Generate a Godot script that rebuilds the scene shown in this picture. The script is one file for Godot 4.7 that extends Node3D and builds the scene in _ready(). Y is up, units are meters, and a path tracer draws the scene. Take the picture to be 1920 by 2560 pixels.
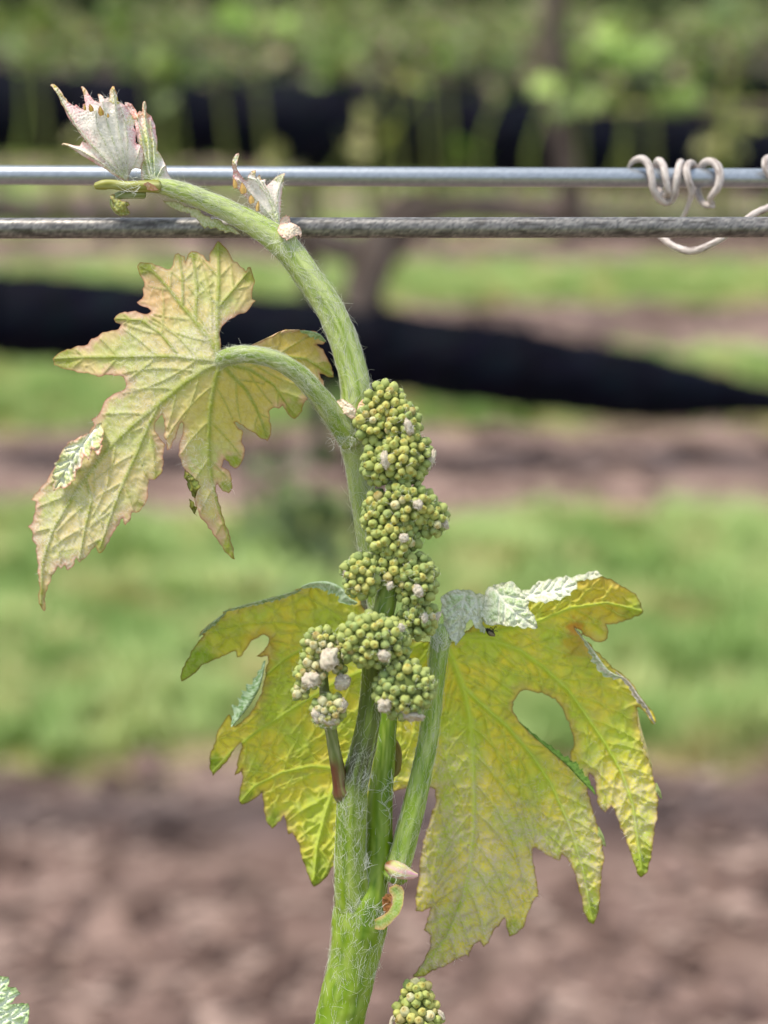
extends Node3D

# ---------------------------------------------------------------- camera model
const FPX := 3939.4            # focal length in photo pixels (1920 x 2560)
const EYE := Vector3(0.0, 1.34, 0.0)
const FOCUS := 0.197           # metres from the lens to the shoot
const PITCH := 0.31300         # horizon lies at the very top of the photo
var ax_r := Vector3(1, 0, 0)
var ax_u := Vector3(0, cos(PITCH), -sin(PITCH))
var ax_f := Vector3(0, -sin(PITCH), -cos(PITCH))
var rng := RandomNumberGenerator.new()
var used := {}

func P(px: float, py: float, mm: float) -> Vector3:
	var d := FOCUS + mm * 0.001
	return EYE + d * (ax_f + ax_r * ((px - 960.0) / FPX) + ax_u * ((1280.0 - py) / FPX))

func PX(px: float, mm: float = 0.0) -> float:
	return px * (FOCUS + mm * 0.001) / FPX

func C(r: float, g: float, b: float) -> Color:
	return Color(r / 255.0, g / 255.0, b / 255.0).srgb_to_linear()

func mixc(a: Color, b: Color, t: float) -> Color:
	return a.lerp(b, clampf(t, 0.0, 1.0))

func sstep(a: float, b: float, x: float) -> float:
	var t := clampf((x - a) / (b - a), 0.0, 1.0)
	return t * t * (3.0 - 2.0 * t)

func noise(sd: int, f: float, oct: int = 3) -> FastNoiseLite:
	var n := FastNoiseLite.new()
	n.seed = sd
	n.noise_type = FastNoiseLite.TYPE_SIMPLEX_SMOOTH
	n.frequency = f
	n.fractal_octaves = oct
	return n

func cells(sd: int, f: float) -> FastNoiseLite:
	var n := FastNoiseLite.new()
	n.seed = sd
	n.noise_type = FastNoiseLite.TYPE_CELLULAR
	n.cellular_return_type = FastNoiseLite.RETURN_DISTANCE2_SUB
	n.cellular_distance_function = FastNoiseLite.DISTANCE_EUCLIDEAN
	n.frequency = f
	n.fractal_type = FastNoiseLite.FRACTAL_NONE
	return n

# ---------------------------------------------------------------- mesh helpers
class MB:
	var v := PackedVector3Array()
	var n := PackedVector3Array()
	var c := PackedColorArray()
	var i := PackedInt32Array()
	func mesh() -> ArrayMesh:
		var a := []
		a.resize(Mesh.ARRAY_MAX)
		a[Mesh.ARRAY_VERTEX] = v
		a[Mesh.ARRAY_NORMAL] = n
		a[Mesh.ARRAY_COLOR] = c
		a[Mesh.ARRAY_INDEX] = i
		var m := ArrayMesh.new()
		if v.size() > 0 and i.size() > 0:
			m.add_surface_from_arrays(Mesh.PRIMITIVE_TRIANGLES, a)
		return m
	func shift(o: Vector3) -> void:
		for k in v.size():
			v[k] = v[k] - o

func put(called: String, m: Mesh, mat: Material, parent: Node) -> MeshInstance3D:
	var o := MeshInstance3D.new()
	o.name = called
	o.mesh = m
	o.material_override = mat
	o.cast_shadow = GeometryInstance3D.SHADOW_CASTING_SETTING_ON
	parent.add_child(o, true)
	return o

func numbered(called: String) -> String:
	var k: int = used.get(called, 0)
	used[called] = k + 1
	return called if k == 0 else "%s_%03d" % [called, k]

func thing(called: String, label: String, category: String, at: Vector3, group: String = "") -> Node3D:
	var o := Node3D.new()
	o.name = numbered(called)
	add_child(o)
	o.position = at
	o.set_meta("label", label)
	o.set_meta("category", category)
	if group != "":
		o.set_meta("group", group)
	return o

func part_node(called: String, parent: Node) -> Node3D:
	var o := Node3D.new()
	o.name = called
	parent.add_child(o, true)
	return o

func grid_to(b: MB, pts: PackedVector3Array, cols: PackedColorArray, nu: int, nv: int, closed: bool) -> void:
	# pts[j * nu + k]: k runs round, j runs along; du x dv points outwards
	var base := b.v.size()
	for j in nv:
		for k in nu:
			var kp := k + 1
			var km := k - 1
			if closed:
				kp = kp % nu
				km = (km + nu) % nu
			else:
				kp = mini(kp, nu - 1)
				km = maxi(km, 0)
			var jp := mini(j + 1, nv - 1)
			var jm := maxi(j - 1, 0)
			var du := pts[j * nu + kp] - pts[j * nu + km]
			var dv := pts[jp * nu + k] - pts[jm * nu + k]
			var nn := du.normalized().cross(dv.normalized())
			b.v.append(pts[j * nu + k])
			b.n.append(nn.normalized() if nn.length_squared() > 1e-12 else dv.normalized())
			b.c.append(cols[j * nu + k])
	var ku := nu if closed else nu - 1
	for j in nv - 1:
		for k in ku:
			var a := base + j * nu + k
			var a1 := base + j * nu + (k + 1) % nu
			var d := a + nu
			var d1 := a1 + nu
			b.i.append_array(PackedInt32Array([a, d, a1, a1, d, d1]))

# path of world points with radii, resampled by Catmull-Rom
func resample(pts: Array, step: float) -> Array:
	var out := []
	var n := pts.size()
	for s in n - 1:
		var p0: Array = pts[maxi(s - 1, 0)]
		var p1: Array = pts[s]
		var p2: Array = pts[s + 1]
		var p3: Array = pts[mini(s + 2, n - 1)]
		var seg: float = (p2[0] as Vector3).distance_to(p1[0])
		var m := maxi(2, int(ceil(seg / step)))
		for k in m:
			var t := float(k) / m
			var q: Vector3 = (p1[0] as Vector3).cubic_interpolate(p2[0], p0[0], p3[0], t)
			out.append([q, cubic_interpolate(p1[1], p2[1], p0[1], p3[1], t)])
	out.append([pts[n - 1][0], pts[n - 1][1]])
	return out

# round, ridged, tapering body along a path; returns the samples for hairs
func tube(b: MB, ctrl: Array, step: float, ring: int, shape: Callable, tint: Callable, cap0: bool = true, cap1: bool = true) -> Array:
	var path := resample(ctrl, step)
	if cap0:
		var d0: Vector3 = ((path[0][0] as Vector3) - (path[1][0] as Vector3)).normalized()
		var r0: float = path[0][1]
		var p0: Vector3 = path[0][0]
		path.push_front([p0 + d0 * r0 * 0.35, r0 * 0.75])
		path.push_front([p0 + d0 * r0 * 0.5, r0 * 0.02])
	if cap1:
		var m := path.size()
		var d1: Vector3 = ((path[m - 1][0] as Vector3) - (path[m - 2][0] as Vector3)).normalized()
		var r1: float = path[m - 1][1]
		var p1: Vector3 = path[m - 1][0]
		path.append([p1 + d1 * r1 * 0.35, r1 * 0.75])
		path.append([p1 + d1 * r1 * 0.5, r1 * 0.02])
	var nv := path.size()
	var pts := PackedVector3Array()
	var cols := PackedColorArray()
	var nrm := Vector3(0.13, 0.21, 1.0)
	var s := 0.0
	var samples := []
	for j in nv:
		var a: Vector3 = path[maxi(j - 1, 0)][0]
		var c: Vector3 = path[mini(j + 1, nv - 1)][0]
		var t := (c - a).normalized()
		nrm = (nrm - t * nrm.dot(t)).normalized()
		var bi := t.cross(nrm)
		var p: Vector3 = path[j][0]
		if j > 0:
			s += p.distance_to(path[j - 1][0])
		var r: float = path[j][1]
		for k in ring:
			var th := TAU * k / ring
			var dir := nrm * cos(th) + bi * sin(th)
			var rr: float = r * shape.call(s, th)
			pts.append(p + dir * rr)
			cols.append(tint.call(s, th, dir))
		samples.append([p, t, nrm, bi, r, s])
	grid_to(b, pts, cols, ring, nv, true)
	return samples

func add_hair(b: MB, root: Vector3, nrm: Vector3, dir: Vector3, ln: float, rad: float, col: Color, lift: float, curl: float) -> void:
	var n := 7
	var p := root
	var d := (dir + nrm * lift).normalized()
	var side := d.cross(nrm).normalized()
	var base := b.v.size()
	for j in n:
		var up := d.cross(side).normalized()
		var r := rad * (1.0 - 0.75 * float(j) / (n - 1))
		for k in 3:
			var th := TAU * k / 3.0
			var o := side * cos(th) + up * sin(th)
			b.v.append(p + o * r)
			b.n.append(o)
			b.c.append(col)
		p += d * (ln / (n - 1))
		d = (d + side * curl * rng.randf_range(-0.2, 1.0) - nrm * lift * 0.45).normalized()
		side = d.cross(nrm).normalized()
	for j in n - 1:
		for k in 3:
			var a := base + j * 3 + k
			var a1 := base + j * 3 + (k + 1) % 3
			b.i.append_array(PackedInt32Array([a, a + 3, a1, a1, a + 3, a1 + 3]))

func wool_on(b: MB, samples: Array, count: int, ln0: float, ln1: float, rad: float, col: Color, along: float, lift: float, keep: Array = []) -> void:
	for q in count:
		var s: Array = samples[rng.randi_range(1, samples.size() - 2)]
		var skip := false
		for kp in keep:
			if s[5] > kp[0] and s[5] < kp[1] and rng.randf() > kp[2]:
				skip = true
		if skip:
			continue
		var th := rng.randf() * TAU
		var nrm: Vector3 = (s[2] as Vector3) * cos(th) + (s[3] as Vector3) * sin(th)
		if nrm.dot(ax_f) > 0.35:
			continue
		var tan: Vector3 = s[1]
		var acr := nrm.cross(tan).normalized()
		var a := rng.randfn(0.0, along)
		var dir := (tan * cos(a) + acr * sin(a)) * (1.0 if rng.randf() < 0.5 else -1.0)
		var root: Vector3 = (s[0] as Vector3) + nrm * (s[4] as float) * 0.985
		add_hair(b, root, nrm, dir, rng.randf_range(ln0, ln1), rad * rng.randf_range(0.6, 1.2), mixc(col, Color(0.55, 0.6, 0.4), rng.randf() * 0.5), rng.randf_range(0.0, lift), rng.randf_range(-0.75, 0.75))

# ---------------------------------------------------------------- materials
func vmat(rough: float, back: Color = Color(0, 0, 0), spec: float = 0.4) -> StandardMaterial3D:
	var m := StandardMaterial3D.new()
	m.vertex_color_use_as_albedo = true
	m.roughness = rough
	m.metallic_specular = spec
	m.cull_mode = BaseMaterial3D.CULL_DISABLED
	if back.r + back.g + back.b > 0.0:
		m.backlight_enabled = true
		m.backlight = back
	return m

func noise_tex(sd: int, f: float, stops: Array, size: int = 256, cellular: bool = false) -> NoiseTexture2D:
	var t := NoiseTexture2D.new()
	t.width = size
	t.height = size
	t.seamless = true
	t.noise = cells(sd, f) if cellular else noise(sd, f, 4)
	var g := Gradient.new()
	var offs := PackedFloat32Array()
	var cols := PackedColorArray()
	for s in stops:
		offs.append(s[0])
		cols.append(s[1])
	g.offsets = offs
	g.colors = cols
	t.color_ramp = g
	return t

func relief(m: StandardMaterial3D, sd: int, f: float, scale: Vector3, cm: float) -> void:
	m.uv1_triplanar = true
	m.uv1_scale = scale
	m.heightmap_enabled = true
	m.heightmap_scale = cm
	m.heightmap_texture = noise_tex(sd, f, [[0.0, Color.BLACK], [1.0, Color.WHITE]])

# ---------------------------------------------------------------- leaf builder
func flat(a: Array, x0: float, y0: float, s: float) -> PackedVector2Array:
	var out := PackedVector2Array()
	for k in range(0, a.size(), 2):
		out.append(Vector2(x0 + a[k] / s, y0 + a[k + 1] / s))
	return out

func tps_fit(ctrl: Array) -> PackedFloat32Array:
	var n := ctrl.size()
	var m := n + 3
	var A := []
	for r in m:
		var row := PackedFloat64Array()
		row.resize(m + 1)
		A.append(row)
	for r in n:
		for c in n:
			var d2: float = pow((ctrl[r][0] - ctrl[c][0]) / 100.0, 2) + pow((ctrl[r][1] - ctrl[c][1]) / 100.0, 2)
			A[r][c] = 0.0 if d2 < 1e-9 else 0.5 * d2 * log(d2)
		A[r][r] += 0.05
		A[r][n] = 1.0
		A[r][n + 1] = ctrl[r][0] / 100.0
		A[r][n + 2] = ctrl[r][1] / 100.0
		A[n][r] = 1.0
		A[n + 1][r] = ctrl[r][0] / 100.0
		A[n + 2][r] = ctrl[r][1] / 100.0
		A[r][m] = ctrl[r][2]
	for c in m:
		var best := c
		for r in range(c, m):
			if absf(A[r][c]) > absf(A[best][c]):
				best = r
		var tmp = A[c]
		A[c] = A[best]
		A[best] = tmp
		for r in m:
			if r != c:
				var f: float = A[r][c] / A[c][c]
				if f != 0.0:
					for k in range(c, m + 1):
						A[r][k] -= f * A[c][k]
	var w := PackedFloat32Array()
	for r in m:
		w.append(A[r][m] / A[r][r])
	return w

func tps_at(ctrl: Array, w: PackedFloat32Array, x: float, y: float) -> float:
	var n := ctrl.size()
	var z: float = w[n] + w[n + 1] * x * 0.01 + w[n + 2] * y * 0.01
	for k in n:
		var dx: float = (x - ctrl[k][0]) * 0.01
		var dy: float = (y - ctrl[k][1]) * 0.01
		var d2 := dx * dx + dy * dy
		if d2 > 1e-9:
			z += w[k] * 0.5 * d2 * log(d2)
	return z

class LeafGrid:
	var x0 := 0.0
	var y0 := 0.0
	var h := 3.0
	var nx := 0
	var ny := 0
	var inside := PackedByteArray()
	var sd := PackedFloat32Array()
	var pd := PackedFloat32Array()
	var vv := PackedFloat32Array()
	func at(x: float, y: float) -> int:
		var gx := clampi(int(round((x - x0) / h)), 0, nx - 1)
		var gy := clampi(int(round((y - y0) / h)), 0, ny - 1)
		return gy * nx + gx
	func splat(arr: PackedFloat32Array, a: Vector2, b: Vector2, rad: float) -> void:
		var gx0 := maxi(0, int(floor((minf(a.x, b.x) - rad - x0) / h)))
		var gx1 := mini(nx - 1, int(ceil((maxf(a.x, b.x) + rad - x0) / h)))
		var gy0 := maxi(0, int(floor((minf(a.y, b.y) - rad - y0) / h)))
		var gy1 := mini(ny - 1, int(ceil((maxf(a.y, b.y) + rad - y0) / h)))
		var ab := b - a
		var l2 := maxf(ab.length_squared(), 1e-9)
		for gy in range(gy0, gy1 + 1):
			for gx in range(gx0, gx1 + 1):
				var p := Vector2(x0 + gx * h, y0 + gy * h)
				var t := clampf((p - a).dot(ab) / l2, 0.0, 1.0)
				var d := p.distance_to(a + ab * t)
				var q := gy * nx + gx
				if d < arr[q]:
					arr[q] = d
	func vein(a: Vector2, b: Vector2, wa: float, wb: float, amp: float) -> void:
		var rad := maxf(wa, wb) * 2.2 + h
		var gx0 := maxi(0, int(floor((minf(a.x, b.x) - rad - x0) / h)))
		var gx1 := mini(nx - 1, int(ceil((maxf(a.x, b.x) + rad - x0) / h)))
		var gy0 := maxi(0, int(floor((minf(a.y, b.y) - rad - y0) / h)))
		var gy1 := mini(ny - 1, int(ceil((maxf(a.y, b.y) + rad - y0) / h)))
		var ab := b - a
		var l2 := maxf(ab.length_squared(), 1e-9)
		for gy in range(gy0, gy1 + 1):
			for gx in range(gx0, gx1 + 1):
				var p := Vector2(x0 + gx * h, y0 + gy * h)
				var t := clampf((p - a).dot(ab) / l2, 0.0, 1.0)
				var d := p.distance_to(a + ab * t) / lerpf(wa, wb, t)
				var val := amp * exp(-d * d)
				var q := gy * nx + gx
				if val > vv[q]:
					vv[q] = val
	func sweep(arr: PackedFloat32Array) -> void:
		var s1 := h
		var s2 := h * 1.41421
		for gy in range(1, ny):
			for gx in range(1, nx - 1):
				var q := gy * nx + gx
				var m := arr[q]
				m = minf(m, arr[q - 1] + s1)
				m = minf(m, arr[q - nx] + s1)
				m = minf(m, arr[q - nx - 1] + s2)
				m = minf(m, arr[q - nx + 1] + s2)
				arr[q] = m
		for gy in range(ny - 2, -1, -1):
			for gx in range(nx - 2, 0, -1):
				var q := gy * nx + gx
				var m := arr[q]
				m = minf(m, arr[q + 1] + s1)
				m = minf(m, arr[q + nx] + s1)
				m = minf(m, arr[q + nx + 1] + s2)
				m = minf(m, arr[q + nx - 1] + s2)
				arr[q] = m

# A blade: outline in photo pixels, veins, a depth spline in millimetres and a pigment recipe.
func blade(b: MB, outline: PackedVector2Array, holes: Array, mains: Array, ctrl: Array, o: Dictionary) -> LeafGrid:
	var g := LeafGrid.new()
	g.h = o.get("h", 3.0)
	var lo := outline[0]
	var hi := outline[0]
	for p in outline:
		lo = lo.min(p)
		hi = hi.max(p)
	g.x0 = lo.x - 4.0 * g.h
	g.y0 = lo.y - 4.0 * g.h
	g.nx = int((hi.x - lo.x) / g.h) + 9
	g.ny = int((hi.y - lo.y) / g.h) + 9
	var nn := g.nx * g.ny
	g.inside.resize(nn)
	g.sd.resize(nn)
	g.sd.fill(1e6)
	g.pd.resize(nn)
	g.pd.fill(1e6)
	g.vv.resize(nn)
	# the margin gets a fine natural waver before it is filled
	var wav := noise(o.get("seed", 1) + 7, 0.05, 2)
	var polys := []
	for poly in [outline] + holes:
		var q := PackedVector2Array()
		for k in poly.size():
			var a: Vector2 = poly[k]
			var c: Vector2 = poly[(k + 1) % poly.size()]
			var m := maxi(1, int(a.distance_to(c) / 7.0))
			for s in m:
				var p := a.lerp(c, float(s) / m)
				q.append(p + Vector2(wav.get_noise_2d(p.x, p.y), wav.get_noise_2d(p.y + 900.0, p.x)) * float(o.get("waver", 4.0)))
		polys.append(q)
	for gy in g.ny:
		var y := g.y0 + gy * g.h + 0.013
		var xs := []
		for poly in polys:
			var np: int = poly.size()
			for k in np:
				var a: Vector2 = poly[k]
				var c: Vector2 = poly[(k + 1) % np]
				if (a.y > y) != (c.y > y):
					xs.append(a.x + (c.x - a.x) * (y - a.y) / (c.y - a.y))
		xs.sort()
		for k in range(0, xs.size() - 1, 2):
			var i0 := maxi(0, int(ceil((xs[k] - g.x0) / g.h)))
			var i1 := mini(g.nx - 1, int(floor((xs[k + 1] - g.x0) / g.h)))
			for gx in range(i0, i1 + 1):
				g.inside[gy * g.nx + gx] = 1
	for poly in polys:
		for k in poly.size():
			g.splat(g.sd, poly[k], poly[(k + 1) % poly.size()], g.h * 2.5)
	g.sweep(g.sd)
	# veins
	for m in mains:
		var pl: PackedVector2Array = m[0]
		for k in pl.size() - 1:
			g.splat(g.pd, pl[k], pl[k + 1], g.h * 2.0)
			g.vein(pl[k], pl[k + 1], lerpf(m[1], m[2], float(k) / (pl.size() - 1)), lerpf(m[1], m[2], float(k + 1) / (pl.size() - 1)), 1.0)
	var only := g.pd.duplicate()
	g.sweep(only)
	var sp: float = o.get("sec", 55.0)
	if sp > 0.0:
		var secs := []
		for m in mains:
			var pl: PackedVector2Array = m[0]
			var dist := sp * 0.7
			for k in pl.size() - 1:
				var a := pl[k]
				var c := pl[k + 1]
				var ln := a.distance_to(c)
				var t := dist
				while t < ln:
					for side in [-1.0, 1.0]:
						var p := a.lerp(c, t / ln)
						var d := (c - a).normalized().rotated(side * rng.randf_range(0.68, 0.9))
						var line := PackedVector2Array([p])
						var away := false
						for st in 40:
							p += d * 9.0
							d = d.rotated(-side * 0.022)
							var q := g.at(p.x, p.y)
							if g.inside[q] == 0 or g.sd[q] < 5.0:
								break
							if only[q] > 14.0:
								away = true
							if away and only[q] < 9.0:
								break
							line.append(p)
						if line.size() > 2:
							secs.append(line)
					t += sp * rng.randf_range(0.8, 1.25)
				dist = t - ln
		for line in secs:
			for k in line.size() - 1:
				var w0: float = o.get("secw", 4.0) * (1.0 - 0.6 * float(k) / line.size())
				g.vein(line[k], line[k + 1], w0, w0, o.get("secamp", 0.6))
				g.splat(g.pd, line[k], line[k + 1], g.h * 2.0)
	g.sweep(g.pd)
	# relief and colour
	var w := tps_fit(ctrl)
	var ret := cells(o.get("seed", 1), o.get("ret_f", 0.028))
	var ret2 := cells(o.get("seed", 1) + 3, o.get("ret_f", 0.028) * 2.3)
	var nlow := noise(o.get("seed", 1) + 11, 0.006, 3)
	var nmid := noise(o.get("seed", 1) + 12, 0.03, 3)
	var nfine := noise(o.get("seed", 1) + 13, 0.16, 2)
	var nwarp := noise(o.get("seed", 1) + 14, 0.02, 2)
	var pos := PackedVector3Array()
	pos.resize(nn)
	var col := PackedColorArray()
	col.resize(nn)
	var vein_h: float = o.get("vein_h", 0.35)
	var puck: float = o.get("puck", 0.35)
	var ret_h: float = o.get("ret_h", 0.1)
	var rough_h: float = o.get("rough_h", 0.02)
	var wave: float = o.get("wave", 0.0)
	var base_a: Color = o.base_a
	var base_b: Color = o.base_b
	var vein_c: Color = o.vein_c
	var line_c: Color = o.get("line_c", vein_c)
	var line_amt: float = o.get("line_amt", 0.25)
	var marg_c: Color = o.get("marg_c", base_a)
	var marg_w: float = o.get("marg_w", 20.0)
	var marg_amt: float = o.get("marg_amt", 0.0)
	var edge_c: Color = o.get("edge_c", base_a)
	var edge_w: float = o.get("edge_w", 4.0)
	var edge_amt: float = o.get("edge_amt", 0.6)
	var hair_c: Color = o.get("hair_c", Color(0.7, 0.72, 0.66))
	var hair_all: float = o.get("hair", 0.0)
	var hairs: Array = o.get("hair_at", [])
	var tips: Array = o.get("tips", [])
	for gy in g.ny:
		for gx in g.nx:
			var q := gy * g.nx + gx
			if g.inside[q] == 0:
				g.sd[q] = -g.sd[q]
			var sd := g.sd[q]
			if sd < -2.5 * g.h:
				continue
			var x := g.x0 + gx * g.h
			var y := g.y0 + gy * g.h
			var wx := x + nwarp.get_noise_2d(x, y) * 14.0
			var wy := y + nwarp.get_noise_2d(x + 500.0, y) * 14.0
			var r1 := ret.get_noise_2d(wx, wy) + 1.0
			var r2 := ret2.get_noise_2d(wx, wy) + 1.0
			var cell := sstep(0.0, 0.45, r1)
			var line := (1.0 - sstep(0.02, 0.2, r1)) * 0.8 + (1.0 - sstep(0.02, 0.2, r2)) * 0.35
			var v := g.vv[q]
			var mid := nmid.get_noise_2d(x, y)
			var fine := nfine.get_noise_2d(x, y)
			var z := tps_at(ctrl, w, x, y)
			z += puck * (1.0 - exp(-g.pd[q] / 20.0)) + ret_h * cell * (1.0 - v) - vein_h * v + rough_h * fine + wave * mid
			pos[q] = P(x, y, z)
			# pigments
			var low := nlow.get_noise_2d(x, y)
			var c := base_a.lerp(base_b, clampf(0.5 + low * 1.3 + mid * 0.45, 0.0, 1.0))
			if marg_amt > 0.0:
				c = c.lerp(marg_c, marg_amt * (1.0 - sstep(0.0, marg_w * (1.0 + mid), sd)) * clampf(0.75 + low * 1.5, 0.0, 1.0))
			for t in tips:
				var dd: float = Vector2(x, y).distance_to(t[0])
				if dd < t[1]:
					c = c.lerp(t[2], float(t[3]) * (1.0 - sstep(float(t[1]) * 0.35, float(t[1]), dd + mid * 14.0)))
			c = c.lerp(line_c, clampf(line, 0.0, 1.0) * line_amt)
			c = c.lerp(vein_c, clampf(v * 1.1, 0.0, 0.9))
			var hv := hair_all
			for hh in hairs:
				var dh: float = Vector2(x, y).distance_to(hh[0])
				hv = maxf(hv, float(hh[2]) * (1.0 - sstep(0.3 * float(hh[1]), float(hh[1]), dh)))
			if hv > 0.0:
				c = c.lerp(hair_c, clampf(hv * (0.55 + 1.3 * fine + 0.7 * mid), 0.0, 0.92))
			if edge_amt > 0.0 and sd < edge_w:
				c = c.lerp(edge_c, edge_amt * clampf(1.0 - sd / edge_w, 0.0, 1.0))
			col[q] = c
	# marching squares over the signed distance to the margin
	var vi := PackedInt32Array()
	vi.resize(nn)
	vi.fill(-1)
	var nrm := func(q: int) -> Vector3:
		var qx0 := q - 1 if g.sd[q - 1] > -2.0 * g.h else q
		var qx1 := q + 1 if g.sd[q + 1] > -2.0 * g.h else q
		var qy0 := q - g.nx if g.sd[q - g.nx] > -2.0 * g.h else q
		var qy1 := q + g.nx if g.sd[q + g.nx] > -2.0 * g.h else q
		return -(pos[qx1] - pos[qx0]).cross(pos[qy1] - pos[qy0]).normalized()
	var cross_h := {}
	for gy in range(2, g.ny - 3):
		for gx in range(2, g.nx - 3):
			var q := gy * g.nx + gx
			var cs := [q, q + 1, q + 1 + g.nx, q + g.nx]
			var any := false
			for k in 4:
				if g.sd[cs[k]] > 0.0:
					any = true
			if not any:
				continue
			var loop := PackedInt32Array()
			for k in 4:
				var a: int = cs[k]
				var d: int = cs[(k + 1) % 4]
				if g.sd[a] > 0.0:
					if vi[a] < 0:
						vi[a] = b.v.size()
						b.v.append(pos[a])
						b.n.append(nrm.call(a))
						b.c.append(col[a])
					loop.append(vi[a])
				if (g.sd[a] > 0.0) != (g.sd[d] > 0.0):
					var key := mini(a, d) * 2 + (0 if absi(a - d) == 1 else 1)
					if not cross_h.has(key):
						var t := g.sd[a] / (g.sd[a] - g.sd[d])
						cross_h[key] = b.v.size()
						b.v.append(pos[a].lerp(pos[d], t))
						var ins := a if g.sd[a] > 0.0 else d
						b.n.append(nrm.call(ins))
						b.c.append(col[ins].lerp(edge_c, edge_amt))
					loop.append(cross_h[key])
			for k in range(1, loop.size() - 1):
				b.i.append_array(PackedInt32Array([loop[0], loop[k], loop[k + 1]]))
	return g

# A rolled margin: follows an edge line, bulges outwards and folds over the front of the blade.
func lip(b: MB, line: PackedVector2Array, mm0: Array, wid: Array, inward: Vector2, lift: float, ca: Color, cb: Color, sd: int, teeth: float = 0.0) -> void:
	var n := line.size()
	var pts := []
	for k in n:
		pts.append([Vector3(line[k].x, line[k].y, mm0[k]), wid[k]])
	var path := resample(pts, 4.0)
	var nv := path.size()
	var nu := 11
	var nz := noise(sd, 0.05, 3)
	var nzf := noise(sd + 1, 0.15, 2)
	var P3 := PackedVector3Array()
	var cols := PackedColorArray()
	var s := 0.0
	for j in nv:
		var p: Vector3 = path[j][0]
		var w: float = path[j][1]
		if j > 0:
			s += Vector2(p.x, p.y).distance_to(Vector2(path[j - 1][0].x, path[j - 1][0].y))
		var tn := path[mini(j + 1, nv - 1)][0] - path[maxi(j - 1, 0)][0] as Vector3
		var nr := Vector2(-tn.y, tn.x).normalized()
		if nr.dot(inward) < 0.0:
			nr = -nr
		w *= 1.0 + 0.35 * nz.get_noise_2d(s, 3.0)
		if teeth > 0.0:
			w *= 0.72 + 0.42 * (1.0 - fposmod(s, teeth) / teeth)
		var endf := sin(PI * clampf((float(j) + 0.4) / (nv - 0.2), 0.02, 0.98))
		w *= pow(endf, 0.45)
		for k in nu:
			var t := float(k) / (nu - 1)
			var ins := w * (t - 0.32 * sin(PI * t))
			var fr := lift * sin(PI * minf(t * 0.95, 0.8)) * (0.4 + 0.6 * endf) + 0.12 * nz.get_noise_2d(s * 1.6, k * 9.0)
			var rp := nzf.get_noise_2d(s, k * 12.0)
			P3.append(P(p.x + nr.x * ins, p.y + nr.y * ins, p.z - fr - 0.08 * rp))
			cols.append(mixc(ca, cb, 0.5 + 0.9 * rp + 0.5 * nz.get_noise_2d(s, k * 6.0 + 80.0)))
	# orient the sheet towards the viewer
	var du := P3[1] - P3[0]
	var dv := P3[nu] - P3[0]
	if du.cross(dv).dot(ax_f) > 0.0:
		var R := PackedVector3Array()
		var RC := PackedColorArray()
		for j in nv:
			for k in nu:
				R.append(P3[j * nu + nu - 1 - k])
				RC.append(cols[j * nu + nu - 1 - k])
		P3 = R
		cols = RC
	grid_to(b, P3, cols, nu, nv, false)

# ---------------------------------------------------------------- the shoot in focus
func hpath(a: Array) -> Array:
	# [px, py, mm, radius px] -> [world point, radius]
	var out := []
	for p in a:
		out.append([P(p[0], p[1], p[2]), PX(p[3], p[2])])
	return out

func stem_tube(b: MB, a: Array, sd: int, ca: Color, cb: Color, cc: Color, ridge: float, step_px: float = 5.0, ring: int = 36, red: Array = []) -> Array:
	var n1 := noise(sd, 1.0, 3)
	var n2 := noise(sd + 1, 1.0, 2)
	var shape := func(s: float, th: float) -> float:
		var k := 1.0 + ridge * (cos(th * 6.0 + 2.0 * n2.get_noise_1d(s * 60.0)) * 0.6 + cos(th * 11.0 + 1.0) * 0.4)
		return k + 0.05 * n1.get_noise_3d(cos(th) * 1.3, sin(th) * 1.3, s * 350.0)
	var tint := func(s: float, th: float, _d: Vector3) -> Color:
		var st := n1.get_noise_3d(cos(th) * 7.0, sin(th) * 7.0, s * 70.0)
		var sp := n2.get_noise_3d(cos(th) * 12.0, sin(th) * 12.0, s * 260.0)
		var lo := n2.get_noise_3d(cos(th) * 0.8, sin(th) * 0.8, s * 120.0 + 40.0)
		var c := mixc(ca, cb, 0.5 + st * 1.4)
		c = mixc(c, cc, 0.25 + sp * 0.9 + lo * 0.5)
		for r in red:
			c = mixc(c, r[2], (1.0 - sstep(r[1] * 0.4, r[1], absf(s - r[0]))) * clampf(0.75 + st * 1.5, 0.0, 1.0))
		return c
	return tube(b, hpath(a), PX(step_px), ring, shape, tint)

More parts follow.
